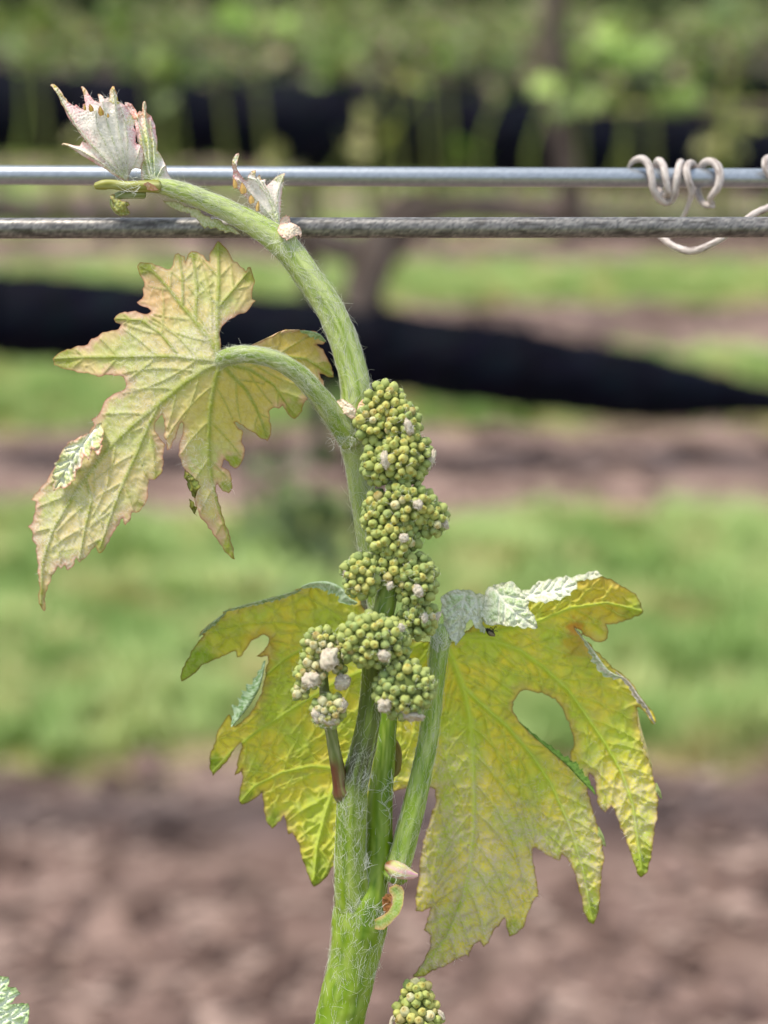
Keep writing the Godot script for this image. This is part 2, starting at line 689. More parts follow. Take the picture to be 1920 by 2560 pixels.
func bud_mesh(sd: int) -> ArrayMesh:
	var b := MB.new()
	var nu := 15
	var nv := 10
	var nz := noise(sd, 0.9, 2)
	var pts := PackedVector3Array()
	var cols := PackedColorArray()
	for j in nv:
		var f := PI * (1.0 - float(j) / (nv - 1))
		for k in nu:
			var th := TAU * k / nu
			var up := cos(f)
			var r := sin(f)
			r *= 1.0 + 0.055 * cos(5.0 * th) * sstep(-0.3, 0.8, up)
			var y := up * 1.15
			if up > 0.75:
				y -= 0.22 * (up - 0.75)
			if up < -0.35:
				r *= 0.9 + 0.25 * (1.0 - sstep(-0.75, -0.35, up)) * (1.0 - sstep(0.8, 1.0, -up))
			var p := Vector3(r * cos(th), y, r * sin(th))
			p *= 1.0 + 0.2 * nz.get_noise_3dv(p * 0.9)
			pts.append(p)
			var t := 0.85 + 0.3 * nz.get_noise_3dv(p * 3.0)
			var c := Color(t, t, t)
			if up > 0.86:
				c = c * Color(0.85, 0.72, 0.55)
			if up < -0.45:
				c = c * Color(0.95, 0.9, 0.8)
			cols.append(c)
	# du x dv must point outwards: k runs round +y from x to z, j from bottom to top
	var R := PackedVector3Array()
	var RC := PackedColorArray()
	for j in nv:
		for k in nu:
			R.append(pts[j * nu + (nu - k) % nu])
			RC.append(cols[j * nu + (nu - k) % nu])
	grid_to(b, R, RC, nu, nv, true)
	return b.mesh()

func lump_mesh(sd: int) -> ArrayMesh:
	var b := MB.new()
	var nu := 22
	var nv := 16
	var nz := noise(sd, 0.9, 3)
	var nf := noise(sd + 5, 3.0, 2)
	var pts := PackedVector3Array()
	var cols := PackedColorArray()
	for j in nv:
		var f := PI * (1.0 - float(j) / (nv - 1))
		for k in nu:
			var th := -TAU * k / nu
			var p := Vector3(sin(f) * cos(th), cos(f), sin(f) * sin(th))
			var q := p * (1.0 + 0.42 * nz.get_noise_3dv(p) + 0.24 * nf.get_noise_3dv(p))
			pts.append(q)
			var t := 0.85 + 0.35 * nf.get_noise_3dv(p * 1.4)
			cols.append(Color(t, t * (0.97 + 0.1 * nz.get_noise_3dv(p * 2.0)), t * 0.97))
	grid_to(b, pts, cols, nu, nv, true)
	return b.mesh()

var bud_meshes := []
var lump_meshes := []
var bud_mats := []
var wool_mat: StandardMaterial3D
var hair_mat: StandardMaterial3D
var core_mat: StandardMaterial3D

func tinted(c: Color, rough: float) -> StandardMaterial3D:
	var m := vmat(rough, Color(0.3, 0.3, 0.16), 0.2)
	m.albedo_color = c.linear_to_srgb()
	return m

func basis_up(n: Vector3, turn: float) -> Basis:
	var t := n.cross(Vector3(0.31, 0.2, 0.93)).normalized()
	var s := t.cross(n).normalized()
	t = t.rotated(n, turn)
	s = s.rotated(n, turn)
	return Basis(t, n, t.cross(n).normalized())

# lobes: [px, py, mm, rx px, ry px, rz px, palette weights, wool]
func flower_cluster(root: Node3D, origin: Vector3, lobes: Array, bud_r: float, room: int, sd: int, lead: float = 0.0, hb: MB = null) -> int:
	rng.seed = sd
	var cand := []
	var core := MB.new()
	var cn := noise(sd, 60.0, 2)
	for li in lobes.size():
		var L: Array = lobes[li]
		var ctr := P(L[0], L[1], float(L[2]) + lead)
		var rad := Vector3(PX(L[3]), PX(L[4]), PX(L[5])) * 0.99
		# stalk mass inside the lobe
		var pts := PackedVector3Array()
		var cols := PackedColorArray()
		for j in 9:
			var f := PI * (1.0 - j / 8.0)
			for k in 14:
				var th := -TAU * k / 14.0
				var u := Vector3(sin(f) * cos(th), cos(f), sin(f) * sin(th))
				var w := ax_r * u.x * rad.x + ax_u * u.y * rad.y - ax_f * u.z * rad.z
				pts.append(ctr + w * 0.8 - origin)
				cols.append(mixc(C(86, 100, 48), C(128, 134, 78), 0.5 + cn.get_noise_3dv(w * 30.0)))
		grid_to(core, pts, cols, 14, 9, true)
		var n := 900
		for q in n:
			var u := Vector3(rng.randfn(), rng.randfn(), rng.randfn()).normalized()
			if u.z < -0.55:
				continue
			var w := ax_r * u.x * rad.x + ax_u * u.y * rad.y - ax_f * u.z * rad.z
			var nr := (ax_r * u.x / rad.x + ax_u * u.y / rad.y - ax_f * u.z / rad.z).normalized()
			var p := ctr + w * rng.randf_range(0.82, 1.0)
			cand.append([p, nr, li])
	var kept := []
	var cell := PX(bud_r) * 2.0
	var hash := {}
	for cd in cand:
		var p: Vector3 = cd[0]
		var bad := false
		for lj in lobes.size():
			if lj == cd[2]:
				continue
			var M: Array = lobes[lj]
			var dlt := p - P(M[0], M[1], float(M[2]) + lead)
			var e := Vector3(dlt.dot(ax_r) / PX(M[3]), dlt.dot(ax_u) / PX(M[4]), dlt.dot(ax_f) / PX(M[5]))
			if e.length() < 0.84:
				bad = true
				break
		if bad:
			continue
		var r := PX(bud_r) * rng.randf_range(0.72, 1.15)
		var key := Vector3i((p / cell).floor())
		for dx in range(-1, 2):
			for dy in range(-1, 2):
				for dz in range(-1, 2):
					var kk := key + Vector3i(dx, dy, dz)
					if hash.has(kk):
						for o in hash[kk]:
							if (o[0] as Vector3).distance_to(p) < (float(o[1]) + r) * 0.77:
								bad = true
		if bad:
			continue
		if not hash.has(key):
			hash[key] = []
		hash[key].append([p, r])
		kept.append([p, cd[1], r, cd[2], -(cd[1] as Vector3).dot(ax_f)])
	kept.sort_custom(func(a, c): return a[4] > c[4])
	put("stalk", core.mesh(), core_mat, root)
	var rest := MB.new()
	var count := 0
	for kb in kept:
		var nr: Vector3 = kb[1]
		var L: Array = lobes[kb[3]]
		nr = (nr + Vector3(rng.randfn(), rng.randfn(), rng.randfn()) * 0.22).normalized()
		var bs := basis_up(nr, rng.randf() * TAU).scaled_local(Vector3.ONE * float(kb[2]))
		var tr := Transform3D(bs, (kb[0] as Vector3) - origin)
		if hb != null and float(kb[4]) > 0.0 and rng.randf() < 0.6:
			for hq in 2:
				var hd := nr.cross(Vector3(rng.randfn(), rng.randfn(), rng.randfn())).normalized()
				add_hair(hb, (kb[0] as Vector3) + (nr + hd * 0.4).normalized() * float(kb[2]) * 0.95, nr, hd, PX(rng.randf_range(8, 22)), PX(rng.randf_range(0.3, 0.6)), Color(0.75, 0.75, 0.66), 0.3, rng.randf_range(-0.6, 0.6))
		var pw: Array = L[6]
		var x: float = rng.randf() * (pw[0] + pw[1] + pw[2] + pw[3] + pw[4])
		var mi := 0
		while mi < 4 and x > pw[mi]:
			x -= pw[mi]
			mi += 1
		if count < room and float(kb[4]) > -0.12:
			var o := put("bud", bud_meshes[rng.randi() % bud_meshes.size()], bud_mats[mi * 2 + (rng.randi() % 2)], root)
			o.transform = tr
			count += 1
		else:
			var st := SurfaceTool.new()
			var bm: ArrayMesh = bud_meshes[0]
			var arr := bm.surface_get_arrays(0)
			var base := rest.v.size()
			var shade := mixc(C(168, 176, 104), C(134, 152, 94), rng.randf())
			var vs: PackedVector3Array = arr[Mesh.ARRAY_VERTEX]
			var ns: PackedVector3Array = arr[Mesh.ARRAY_NORMAL]
			var ids: PackedInt32Array = arr[Mesh.ARRAY_INDEX]
			for k in vs.size():
				rest.v.append(tr * vs[k])
				rest.n.append((tr.basis * ns[k]).normalized())
				rest.c.append(shade)
			for k in ids:
				rest.i.append(base + k)
	if rest.v.size() > 0:
		var so := put("buds_behind", rest.mesh(), core_mat, root)
		so.set_meta("kind", "stuff")
	return count

func wool_lumps(root: Node3D, origin: Vector3, spots: Array, lead: float = 0.0, hb: MB = null) -> void:
	for s in spots:
		if hb != null:
			wool_patch(hb, s[0], s[1], float(s[2]) + lead - float(s[3]) * 0.042, float(s[3]) * 0.85, 30, Color(0.8, 0.78, 0.72), -99.0, 0.42)
		var o := put("woolly_bract", lump_meshes[rng.randi() % lump_meshes.size()], wool_mat, root)
		var bs := basis_up((ax_u + ax_r * rng.randf_range(-0.8, 0.8)).normalized(), rng.randf() * TAU)
		o.transform = Transform3D(bs.scaled_local(Vector3(PX(s[3]), PX(s[4]), PX(s[3]) * 0.8) * 0.88), P(s[0], s[1], float(s[2]) + lead) - origin)

func commit(called: String, b: MB, origin: Vector3, mat: Material, parent: Node) -> MeshInstance3D:
	b.shift(origin)
	return put(called, b.mesh(), mat, parent)

func leaf_hairs(b: MB, g: LeafGrid, ctrl: Array, count: int, spots: Array, col: Color, lead: float) -> void:
	var w := tps_fit(ctrl)
	var got := 0
	for q in count * 6:
		if got >= count:
			break
		var s: Array = spots[rng.randi() % spots.size()]
		var a := rng.randf() * TAU
		var rr := sqrt(rng.randf()) * float(s[1])
		var x: float = (s[0] as Vector2).x + cos(a) * rr
		var y: float = (s[0] as Vector2).y + sin(a) * rr
		if x < g.x0 or y < g.y0 or x > g.x0 + g.h * (g.nx - 1) or y > g.y0 + g.h * (g.ny - 1):
			continue
		if g.sd[g.at(x, y)] < 3.0:
			continue
		got += 1
		var z := tps_at(ctrl, w, x, y) - lead
		var th := rng.randf() * TAU
		add_hair(b, P(x, y, z), -ax_f, ax_r * cos(th) + ax_u * sin(th), PX(rng.randf_range(7, 24)), PX(rng.randf_range(0.22, 0.45)), col, rng.randf_range(0.0, 0.3), rng.randf_range(-0.8, 0.8))

func spots(a: Array, x0: float, y0: float, s: float) -> Array:
	var out := []
	for e in a:
		out.append([Vector2(x0 + e[0] / s, y0 + e[1] / s), e[2], e[3]] if e.size() == 4 else [Vector2(x0 + e[0] / s, y0 + e[1] / s), e[2], e[3], e[4]])
	return out

func tooth(b: MB, q0: Vector2, q1: Vector2, w: float, mm: float, sd: int, ca: Color, cb: Color) -> void:
	var d := (q1 - q0).normalized()
	var s := Vector2(-d.y, d.x)
	var l := q0.distance_to(q1)
	var o := PackedVector2Array([q0 - s * w * 0.7, q0 + d * l * 0.35 - s * w, q0 + d * l * 0.7 - s * w * 0.62, q1, q0 + d * l * 0.72 + s * w * 0.5, q0 + d * l * 0.35 + s * w * 0.9, q0 + s * w * 0.7])
	var m := q0.lerp(q1, 0.45)
	blade(b, o, [], [[PackedVector2Array([q0, m, q1]), 1.6, 1.0]], [[q0.x, q0.y, mm], [m.x, m.y, mm - 0.5], [q1.x, q1.y, mm + 0.1], [m.x + s.x * w, m.y + s.y * w, mm + 0.1], [m.x - s.x * w, m.y - s.y * w, mm + 0.1]], {"seed": sd, "h": 1.5, "sec": 0.0, "waver": 1.5, "vein_h": 0.12, "puck": 0.05, "ret_h": 0.0, "base_a": ca, "base_b": cb, "vein_c": cb, "line_amt": 0.0, "edge_c": C(130, 84, 56), "edge_w": 2.5, "edge_amt": 0.7})

func wool_patch(b: MB, px: float, py: float, mm: float, r: float, count: int, col: Color, slant: float = -99.0, ls: float = 1.0) -> void:
	for k in count:
		var a := rng.randf() * TAU
		var q := sqrt(rng.randf()) * r
		var th := rng.randf() * TAU if slant < -9.0 else slant + rng.randfn() * 0.5
		add_hair(b, P(px + cos(a) * q, py + sin(a) * q, mm + rng.randf_range(-0.2, 0.3)), -ax_f, ax_r * cos(th) + ax_u * sin(th), PX(rng.randf_range(9, 34) * ls), PX(rng.randf_range(0.35, 0.75)), col, rng.randf_range(0.0, 0.45), rng.randf_range(-0.6, 0.6))

func build_shoot() -> void:
	rng.seed = 4711
	var org := P(846, 2640, 0.0)
	org.y = 1.02
	var vine := thing("grape_vine", "young downy vine shoot in sharp focus with green flower buds and yellow-green leaves", "vine", org)
	hair_mat = vmat(0.7, Color(0.5, 0.5, 0.45))
	var stem_mat := vmat(0.5, Color(0.16, 0.18, 0.06), 0.45)
	var leaf_mat := vmat(0.55, Color(0.9, 0.9, 0.6), 0.35)
	var wool_leaf := vmat(0.85, Color(0.22, 0.22, 0.18), 0.2)
	var sga := C(116, 144, 14)
	var sgb := C(86, 118, 16)
	var sgc := C(140, 160, 70)
	# ---- stems
	var hb := MB.new()
	var b := MB.new()
	var base_pt := P(800, 2760, 0.0)
	var low := [[832, 2680, 0, 60], [838, 2620, 0, 60], [850, 2550, 0, 60], [868, 2470, 0, 61], [884, 2400, 0, 62], [897, 2330, 0, 68], [902, 2290, 0, 71], [910, 2250, 0, 62], [930, 2200, 0.6, 42], [946, 2140, 1.0, 36], [950, 2000, 1.6, 32], [961, 1900, 2.2, 27], [968, 1780, 3.0, 25], [962, 1640, 3.4, 26], [945, 1500, 3.2, 28], [926, 1370, 2.8, 30], [910, 1260, 2.2, 32], [898, 1170, 1.6, 34], [890, 1100, 0.8, 40], [890, 1060, 0.4, 43], [892, 1010, 0.2, 41], [889, 970, 0, 38], [874, 900, -0.2, 36], [849, 825, -0.4, 35.5], [817, 760, -0.5, 35], [779, 705, -0.6, 34], [740, 650, -0.6, 33.5], [712, 615, -0.6, 34.5], [680, 590, -0.5, 33], [630, 558, -0.4, 29], [560, 522, -0.4, 26], [490, 492, -0.5, 24], [430, 472, -0.7, 22], [385, 462, -0.9, 17]]
	var sp := stem_tube(b, low, 21, sga, sgb, sgc, 0.02, 5.0, 36, [[0.104, 0.05, C(176, 190, 122)]])
	# down to the old wood below the picture
	var down := [[P(832, 2680, 0.0), PX(60)], [org + Vector3(0.004, 0.06, 0), PX(58)], [org + Vector3(0, 0.012, 0), PX(70)]]
	tube(b, down, 0.004, 20, func(_s, _t): return 1.0, func(_s, _t, _d): return sga)
	commit("stem", b, org, stem_mat, vine)
	wool_on(hb, sp, 9000, PX(12), PX(60), PX(0.42), Color(0.8, 0.82, 0.73), 0.45, 0.15, [[0.0, 0.012, 0.35], [0.012, 0.02, 0.8], [0.023, 0.05, 0.04]])
	# lower flower stalk, its dark upper half and the cut side branch
	var fl := part_node("flower_cluster", vine)
	b = MB.new()
	sp = stem_tube(b, [[900, 2400, 0.6, 48], [896, 2330, -0.2, 55], [889, 2280, -0.6, 51], [880, 2220, -1.2, 44], [876, 2150, -1.6, 40], [878, 2060, -2.0, 39], [882, 1985, -2.3, 37], [893, 1930, -2.5, 33], [908, 1870, -2.6, 31], [922, 1800, -2.6, 30], [931, 1720, -2.4, 29], [936, 1650, -3.6, 30], [952, 1560, -3.8, 28], [975, 1450, -3.8, 26], [985, 1330, -3.8, 24], [985, 1200, -3.8, 22], [975, 1080, -4.0, 20], [970, 1000, -4.0, 14]], 33, C(114, 140, 20), C(88, 116, 22), C(146, 162, 84), 0.03, 5.0, 36, [[0.0275, 0.005, C(76, 78, 50)], [0.036, 0.009, C(92, 108, 40)]])
	commit("flower_stalk", b, org, stem_mat, fl)
	wool_on(hb, sp, 5200, PX(10), PX(48), PX(0.42), Color(0.78, 0.8, 0.71), 0.5, 0.15, [[0.029, 1.0, 0.2]])
	b = MB.new()
	sp = stem_tube(b, [[878, 2020, -1.4, 20], [863, 1992, -2.2, 25], [855, 1974, -2.8, 27], [851, 1964, -3.0, 19.5], [845, 1925, -3.3, 18], [836, 1880, -3.6, 16], [828, 1830, -3.8, 15], [818, 1790, -4.0, 15], [812, 1740, -3.8, 13], [806, 1670, -3.4, 12], [803, 1620, -3.2, 10]], 35, C(112, 124, 56), C(92, 104, 48), C(150, 152, 110), 0.02, 4.0, 28, [[0.0054, 0.003, C(92, 50, 34)]])
	commit("side_stalk", b, org, stem_mat, fl)
	# ---- large leaf below
	var lf := part_node("leaf", vine)
	var petiole := [[986, 2190, -0.2, 34], [1003, 2140, -0.4, 30], [1022, 2070, -0.4, 28.5], [1039, 2000, -0.3, 27.5], [1054, 1930, 0.0, 26], [1068, 1860, 0.3, 24.5], [1080, 1780, 0.6, 23], [1089, 1700, 1.0, 22], [1096, 1640, 1.4, 23], [1102, 1598, 2.0, 26], [1108, 1580, 3.4, 24]]
	b = MB.new()
	sp = stem_tube(b, petiole, 44, C(130, 158, 40), C(106, 138, 42), C(180, 194, 122), 0.05, 5.0, 32)
	commit("petiole", b, org, stem_mat, lf)
	wool_on(hb, sp, 1000, PX(10), PX(48), PX(0.36), Color(0.77, 0.8, 0.7), 0.3, 0.45)
	var A := [1180, 215, 1080, 172, 1000, 140, 900, 138, 830, 165, 780, 190, 700, 215, 600, 240, 500, 270, 420, 290, 375, 306, 372, 330, 330, 352, 290, 382, 245, 420, 232, 448, 262, 446, 215, 495, 170, 572, 135, 640, 115, 690, 125, 720, 160, 705, 210, 670, 250, 620, 330, 590, 400, 555, 450, 540, 460, 580, 490, 560, 520, 520, 545, 480, 580, 455, 615, 445, 645, 455, 648, 490, 610, 540, 570, 572, 600, 575, 635, 565, 640, 600, 628, 640, 616, 720, 600, 790, 565, 860, 530, 915, 490, 955, 440, 985, 420, 950, 412, 915, 370, 960, 340, 1020, 325, 1080, 300, 1150, 290, 1220, 310, 1285, 345, 1245, 400, 1190, 440, 1130, 475, 1080, 485, 1110, 470, 1160, 455, 1230, 440, 1275, 470, 1265, 485, 1240, 490, 1300, 480, 1330, 470, 1370, 468, 1430, 480, 1450, 520, 1440, 570, 1410, 605, 1380, 612, 1440, 620, 1500, 635, 1560, 668, 1588, 700, 1560, 740, 1515, 750, 1570, 755, 1620, 768, 1632, 780, 1610, 800, 1640, 830, 1720, 860, 1820, 890, 1900, 910, 1935, 950, 1915, 1000, 1860, 1040, 1790, 1130, 1660, 1260, 1480, 1390, 1375, 1500, 1335]
	var B := [150, 1145, 178, 1158, 180, 1215, 150, 1300, 118, 1410, 100, 1510, 100, 1570, 85, 1640, 75, 1700, 78, 1765, 110, 1770, 155, 1750, 140, 1800, 120, 1865, 150, 1880, 150, 1950, 115, 2020, 62, 2100, 110, 2095, 180, 2060, 250, 2030, 300, 2000, 335, 1985, 345, 2000, 355, 1960, 385, 1925, 400, 1910, 420, 1948, 445, 1925, 465, 1870, 500, 1840, 525, 1800, 535, 1840, 548, 1893, 590, 1880, 625, 1835, 645, 1770, 670, 1720, 680, 1695, 697, 1695, 688, 1620, 680, 1560, 665, 1500, 668, 1450, 685, 1445, 720, 1470, 770, 1500, 805, 1518, 815, 1480, 840, 1500, 870, 1560, 890, 1620, 908, 1680, 920, 1760, 945, 1820, 970, 1833, 990, 1800, 1005, 1720, 1010, 1620, 1020, 1550, 1025, 1500, 1015, 1400, 990, 1320, 965, 1240, 945, 1165, 952, 1110, 950, 1072, 975, 1090, 985, 1140, 990, 1210, 1010, 1255, 1035, 1272, 1060, 1240, 1080, 1260, 1105, 1330, 1140, 1420, 1170, 1500, 1195, 1585, 1215, 1598, 1245, 1570, 1265, 1500, 1275, 1400, 1290, 1300, 1300, 1220, 1295, 1160, 1275, 1090, 1265, 1040, 1245, 980, 1225, 900, 1205, 850, 1195, 760, 1190, 735, 1230, 770, 1275, 830, 1290, 810, 1270, 760, 1220, 700, 1180, 640, 1120, 570, 1070, 540, 1030, 500, 980, 450, 940, 410, 880, 340, 875, 330, 920, 370, 970, 405, 1010, 418, 1045, 395, 1048, 345, 1040, 325, 1090, 320, 1150, 300, 1200, 280, 1225, 265, 1215, 215, 1180, 170, 1120, 130, 1060, 100, 1010, 85, 950, 92, 880, 112, 800, 135, 700, 165, 600, 190, 480, 215, 400, 300, 320, 370, 260, 410, 180, 420, 60, 395, -80, 360]
	var out := flat(A, 400, 1400, 2.37)
	out.append_array(flat(B, 1000, 1400, 2.0114))
	out.append(Vector2(905, 1515))
	var hole := flat([620, 652, 680, 660, 740, 680, 780, 700, 815, 745, 840, 800, 858, 850, 875, 925, 858, 970, 852, 1025, 840, 1030, 790, 990, 740, 940, 690, 900, 640, 860, 600, 810, 570, 760, 568, 715, 590, 680], 1000, 1400, 2.0114)
	var R5 := func(a: Array) -> PackedVector2Array: return flat(a, 1000, 1400, 2.0114)
	var R4 := func(a: Array) -> PackedVector2Array: return flat(a, 400, 1400, 2.37)
	var mains := [
		[R5.call([225, 420, 270, 520, 320, 660, 350, 800, 365, 1000, 372, 1180, 370, 1350, 350, 1550, 310, 1720, 230, 1900, 80, 2090]), 11.0, 3.5],
		[R5.call([225, 400, 330, 395, 480, 410, 600, 455, 720, 540, 840, 650, 920, 760, 1030, 920, 1110, 1060, 1170, 1230, 1215, 1560]), 10.0, 3.5],
		[R5.call([250, 470, 320, 640, 400, 720, 540, 840, 660, 980, 760, 1130, 850, 1330, 920, 1560, 965, 1810]), 8.5, 3.5],
		[R5.call([225, 395, 420, 370, 640, 330, 860, 240, 1040, 215, 1215, 255]), 8.0, 3.0],
		[R5.call([225, 400, 60, 360, -120, 330, -300, 340, -440, 420, -580, 500, -680, 585]), 9.0, 3.5],
		[R4.call([1650, 440, 1350, 600, 1050, 720, 820, 860, 600, 1000, 440, 1120, 310, 1260]), 9.0, 3.5],
		[R4.call([1650, 450, 1400, 800, 1200, 1050, 1060, 1250, 980, 1500, 930, 1700, 910, 1900]), 9.0, 3.5],
		[R4.call([1060, 1240, 900, 1220, 720, 1260, 560, 1340, 480, 1430]), 6.0, 3.0],
	]
	var ctrl := [[1110, 1585, 4.2], [840, 1510, 10.0], [600, 1520, 8.0], [460, 1690, 5.0], [530, 1930, 8.5], [700, 1800, 10.5], [784, 2210, 9.5], [940, 1900, 11.5], [1000, 1700, 9.0], [1200, 1480, 5.0], [1500, 1450, 8.5], [1600, 1530, 11.0], [1290, 1720, 9.0], [1170, 1950, 9.5], [1180, 2150, 9.0], [1040, 2440, 5.5], [1480, 2300, 8.0], [1350, 2020, 9.5], [1560, 1850, 10.5], [1600, 2190, 7.5]]
	var yel := C(230, 220, 84)
	var ylg := C(196, 214, 84)
	var grn := C(128, 166, 40)
	var hairspots := spots([[230, 1500, 280.0, 0.78], [300, 1850, 240.0, 0.82], [560, 1500, 230.0, 0.78], [850, 1500, 190.0, 0.65], [1150, 1250, 160.0, 0.55], [250, 1150, 190.0, 0.55], [950, 1150, 140.0, 0.4]], 1000, 1400, 2.0114)
	var tips := spots([[965, 1780, 55.0, grn, 0.75], [1215, 1540, 65.0, grn, 0.8], [90, 2060, 90.0, grn, 0.5], [575, 1860, 36.0, grn, 0.6], [1190, 235, 60.0, grn, 0.7], [880, 330, 26.0, C(190, 70, 40), 0.6], [900, 420, 60.0, C(196, 150, 60), 0.6], [1000, 160, 120.0, C(206, 176, 54), 0.6]], 1000, 1400, 2.0114)
	tips.append_array(spots([[200, 620, 90.0, grn, 0.85], [400, 440, 70.0, grn, 0.45], [310, 1230, 50.0, grn, 0.85], [490, 1430, 36.0, grn, 0.7], [670, 1560, 36.0, grn, 0.7], [915, 1880, 90.0, grn, 0.75], [600, 500, 60.0, C(190, 150, 62), 0.5]], 400, 1400, 2.37))
	b = MB.new()
	var g := blade(b, out, [hole], mains, ctrl, {"seed": 5, "h": 3.0, "sec": 62.0, "secw": 3.4, "secamp": 0.42, "ret_f": 0.024, "ret_h": 0.48, "puck": 0.35, "vein_h": 0.42, "rough_h": 0.035, "wave": 0.1, "base_a": yel, "base_b": ylg, "vein_c": C(192, 214, 78), "line_c": C(150, 158, 66), "line_amt": 0.36, "marg_c": C(212, 164, 108), "marg_w": 30.0, "marg_amt": 0.5, "edge_c": C(104, 62, 42), "edge_w": 4.5, "edge_amt": 0.75, "hair_c": C(210, 198, 190), "hair": 0.12, "hair_at": hairspots, "tips": tips})
	commit("blade", b, org, leaf_mat, lf)
	leaf_hairs(hb, g, ctrl, 1500, hairspots, Color(0.74, 0.73, 0.68), 0.0)
	# rolled margins and folded lobes of the large leaf
	var wg := C(206, 220, 192)
	var pg := C(150, 178, 122)
	b = MB.new()
	lip(b, R4.call([835, 158, 900, 132, 1000, 128, 1080, 168, 1120, 220, 1172, 250]), [8.6, 8.8, 8.8, 8.6, 8.2, 7.8], [14, 20, 26, 30, 30, 20], Vector2(0, 1), 1.4, wg, pg, 61, 26.0)
	lip(b, R4.call([372, 304, 480, 270, 600, 238, 700, 212, 835, 172]), [7.2, 7.6, 7.9, 8.2, 8.5], [8, 9, 10, 12, 12], Vector2(0, 1), 0.8, C(190, 200, 168), C(110, 140, 62), 62, 20.0)
	lip(b, R4.call([228, 452, 262, 410, 330, 352, 392, 306]), [6.4, 6.6, 6.9, 7.1], [7, 9, 9, 8], Vector2(0.5, 1), 0.7, C(180, 190, 158), C(106, 130, 62), 63, 16.0)
	lip(b, R4.call([626, 596, 612, 680, 590, 760, 540, 850, 480, 930, 425, 992]), [9.6, 9.5, 9.3, 8.8, 8.0, 7.4], [10, 22, 30, 34, 34, 20], Vector2(-1, -0.3), 1.4, C(190, 208, 178), C(96, 132, 66), 64, 24.0)
	lip(b, R5.call([880, 342, 940, 412, 985, 470, 1040, 545, 1085, 575, 1130, 590]), [8.4, 8.6, 8.8, 9.0, 9.2, 9.2], [6, 9, 16, 24, 20, 10], Vector2(-0.6, 1), 1.1, C(214, 210, 200), C(140, 164, 110), 65, 22.0)
	lip(b, R5.call([1085, 560, 1150, 610, 1200, 680, 1245, 740, 1285, 825]), [9.2, 9.4, 9.5, 9.6, 9.6], [8, 12, 13, 13, 9], Vector2(-1, 0.4), 0.9, C(212, 206, 200), C(150, 140, 116), 66, 18.0)
	lip(b, R5.call([600, 815, 680, 895, 760, 965, 840, 1035, 910, 1110, 980, 1180]), [8.6, 8.6, 8.5, 8.4, 8.2, 8.0], [5, 8, 13, 20, 24, 16], Vector2(0.6, -0.7), 1.0, C(118, 148, 70), C(78, 112, 48), 67, 24.0)
	lip(b, R5.call([1195, 760, 1215, 850, 1245, 950, 1270, 1040]), [10, 10, 9.8, 9.6], [5, 7, 9, 9], Vector2(-1, 0), 0.7, C(190, 170, 140), C(150, 160, 90), 68, 18.0)
	lip(b, R5.call([1290, 1120, 1310, 1160, 1318, 1200]), [9.2, 9.2, 9.2], [6, 12, 7], Vector2(-1, 0.2), 0.7, C(170, 180, 130), C(120, 140, 70), 69, 14.0)
	lip(b, R5.call([1000, 1340, 1025, 1390, 1036, 1440]), [8.6, 8.6, 8.6], [6, 12, 7], Vector2(-1, 0.2), 0.7, C(170, 180, 130), C(120, 140, 70), 70, 14.0)
	commit("rolled_margin", b, org, wool_leaf, lf)
	var flap_o := {"seed": 71, "h": 2.5, "sec": 26.0, "secw": 4.0, "secamp": 0.9, "ret_f": 0.05, "ret_h": -0.25, "puck": -0.6, "vein_h": -0.3, "rough_h": 0.07, "wave": 0.4, "waver": 8.0, "base_a": C(224, 230, 212), "base_b": C(156, 186, 118), "vein_c": C(226, 228, 214), "line_c": C(140, 160, 90), "line_amt": 0.5, "marg_c": C(214, 196, 190), "marg_w": 22.0, "marg_amt": 0.6, "edge_c": C(120, 140, 90), "edge_amt": 0.5, "hair_c": C(234, 232, 224), "hair": 0.42}
	var fo := flap_o.duplicate()
	b = MB.new()
	blade(b, R5.call([205, 195, 240, 152, 300, 148, 360, 155, 400, 165, 445, 188, 440, 215, 420, 250, 412, 300, 430, 372, 400, 362, 370, 330, 352, 296, 335, 345, 315, 385, 285, 428, 245, 385, 222, 320, 208, 250]), [], [[R5.call([330, 165, 310, 260, 290, 400]), 5.0, 2.5], [R5.call([380, 175, 395, 260, 415, 350]), 4.0, 2.0]], [[1100, 1490, 4.6], [1150, 1475, 4.8], [1210, 1490, 4.4], [1142, 1600, 1.6], [1200, 1570, 2.6], [1160, 1530, 2.4]], fo)
	fo = flap_o.duplicate()
	fo.seed = 75
	blade(b, R5.call([415, 240, 425, 165, 445, 135, 500, 118, 560, 112, 600, 140, 628, 170, 655, 250, 697, 342, 650, 342, 600, 338, 540, 332, 490, 325, 440, 322, 405, 285]), [], [[R5.call([480, 150, 540, 230, 600, 280, 690, 340]), 5.0, 2.5]], [[1215, 1480, 4.6], [1265, 1458, 5.0], [1310, 1490, 4.6], [1340, 1568, 2.2], [1220, 1550, 2.4], [1270, 1530, 1.4]], fo)
	fo = flap_o.duplicate()
	fo.seed = 79
	fo.base_b = C(150, 182, 110)
	blade(b, R5.call([600, 170, 660, 130, 720, 106, 800, 88, 860, 80, 920, 72, 985, 58, 1028, 74, 990, 92, 900, 104, 888, 140, 852, 182, 790, 206, 720, 214, 650, 208]), [], [[R5.call([620, 185, 720, 165, 800, 150, 880, 125]), 4.0, 2.0]], [[1300, 1490, 5.0], [1400, 1448, 6.2], [1500, 1436, 7.4], [1440, 1480, 4.6], [1350, 1500, 3.6]], fo)
	commit("folded_lobe", b, org, vmat(0.8, Color(0.6, 0.64, 0.5), 0.2), lf)
	# ---- upper leaf
	lf = part_node("leaf", vine)
	b = MB.new()
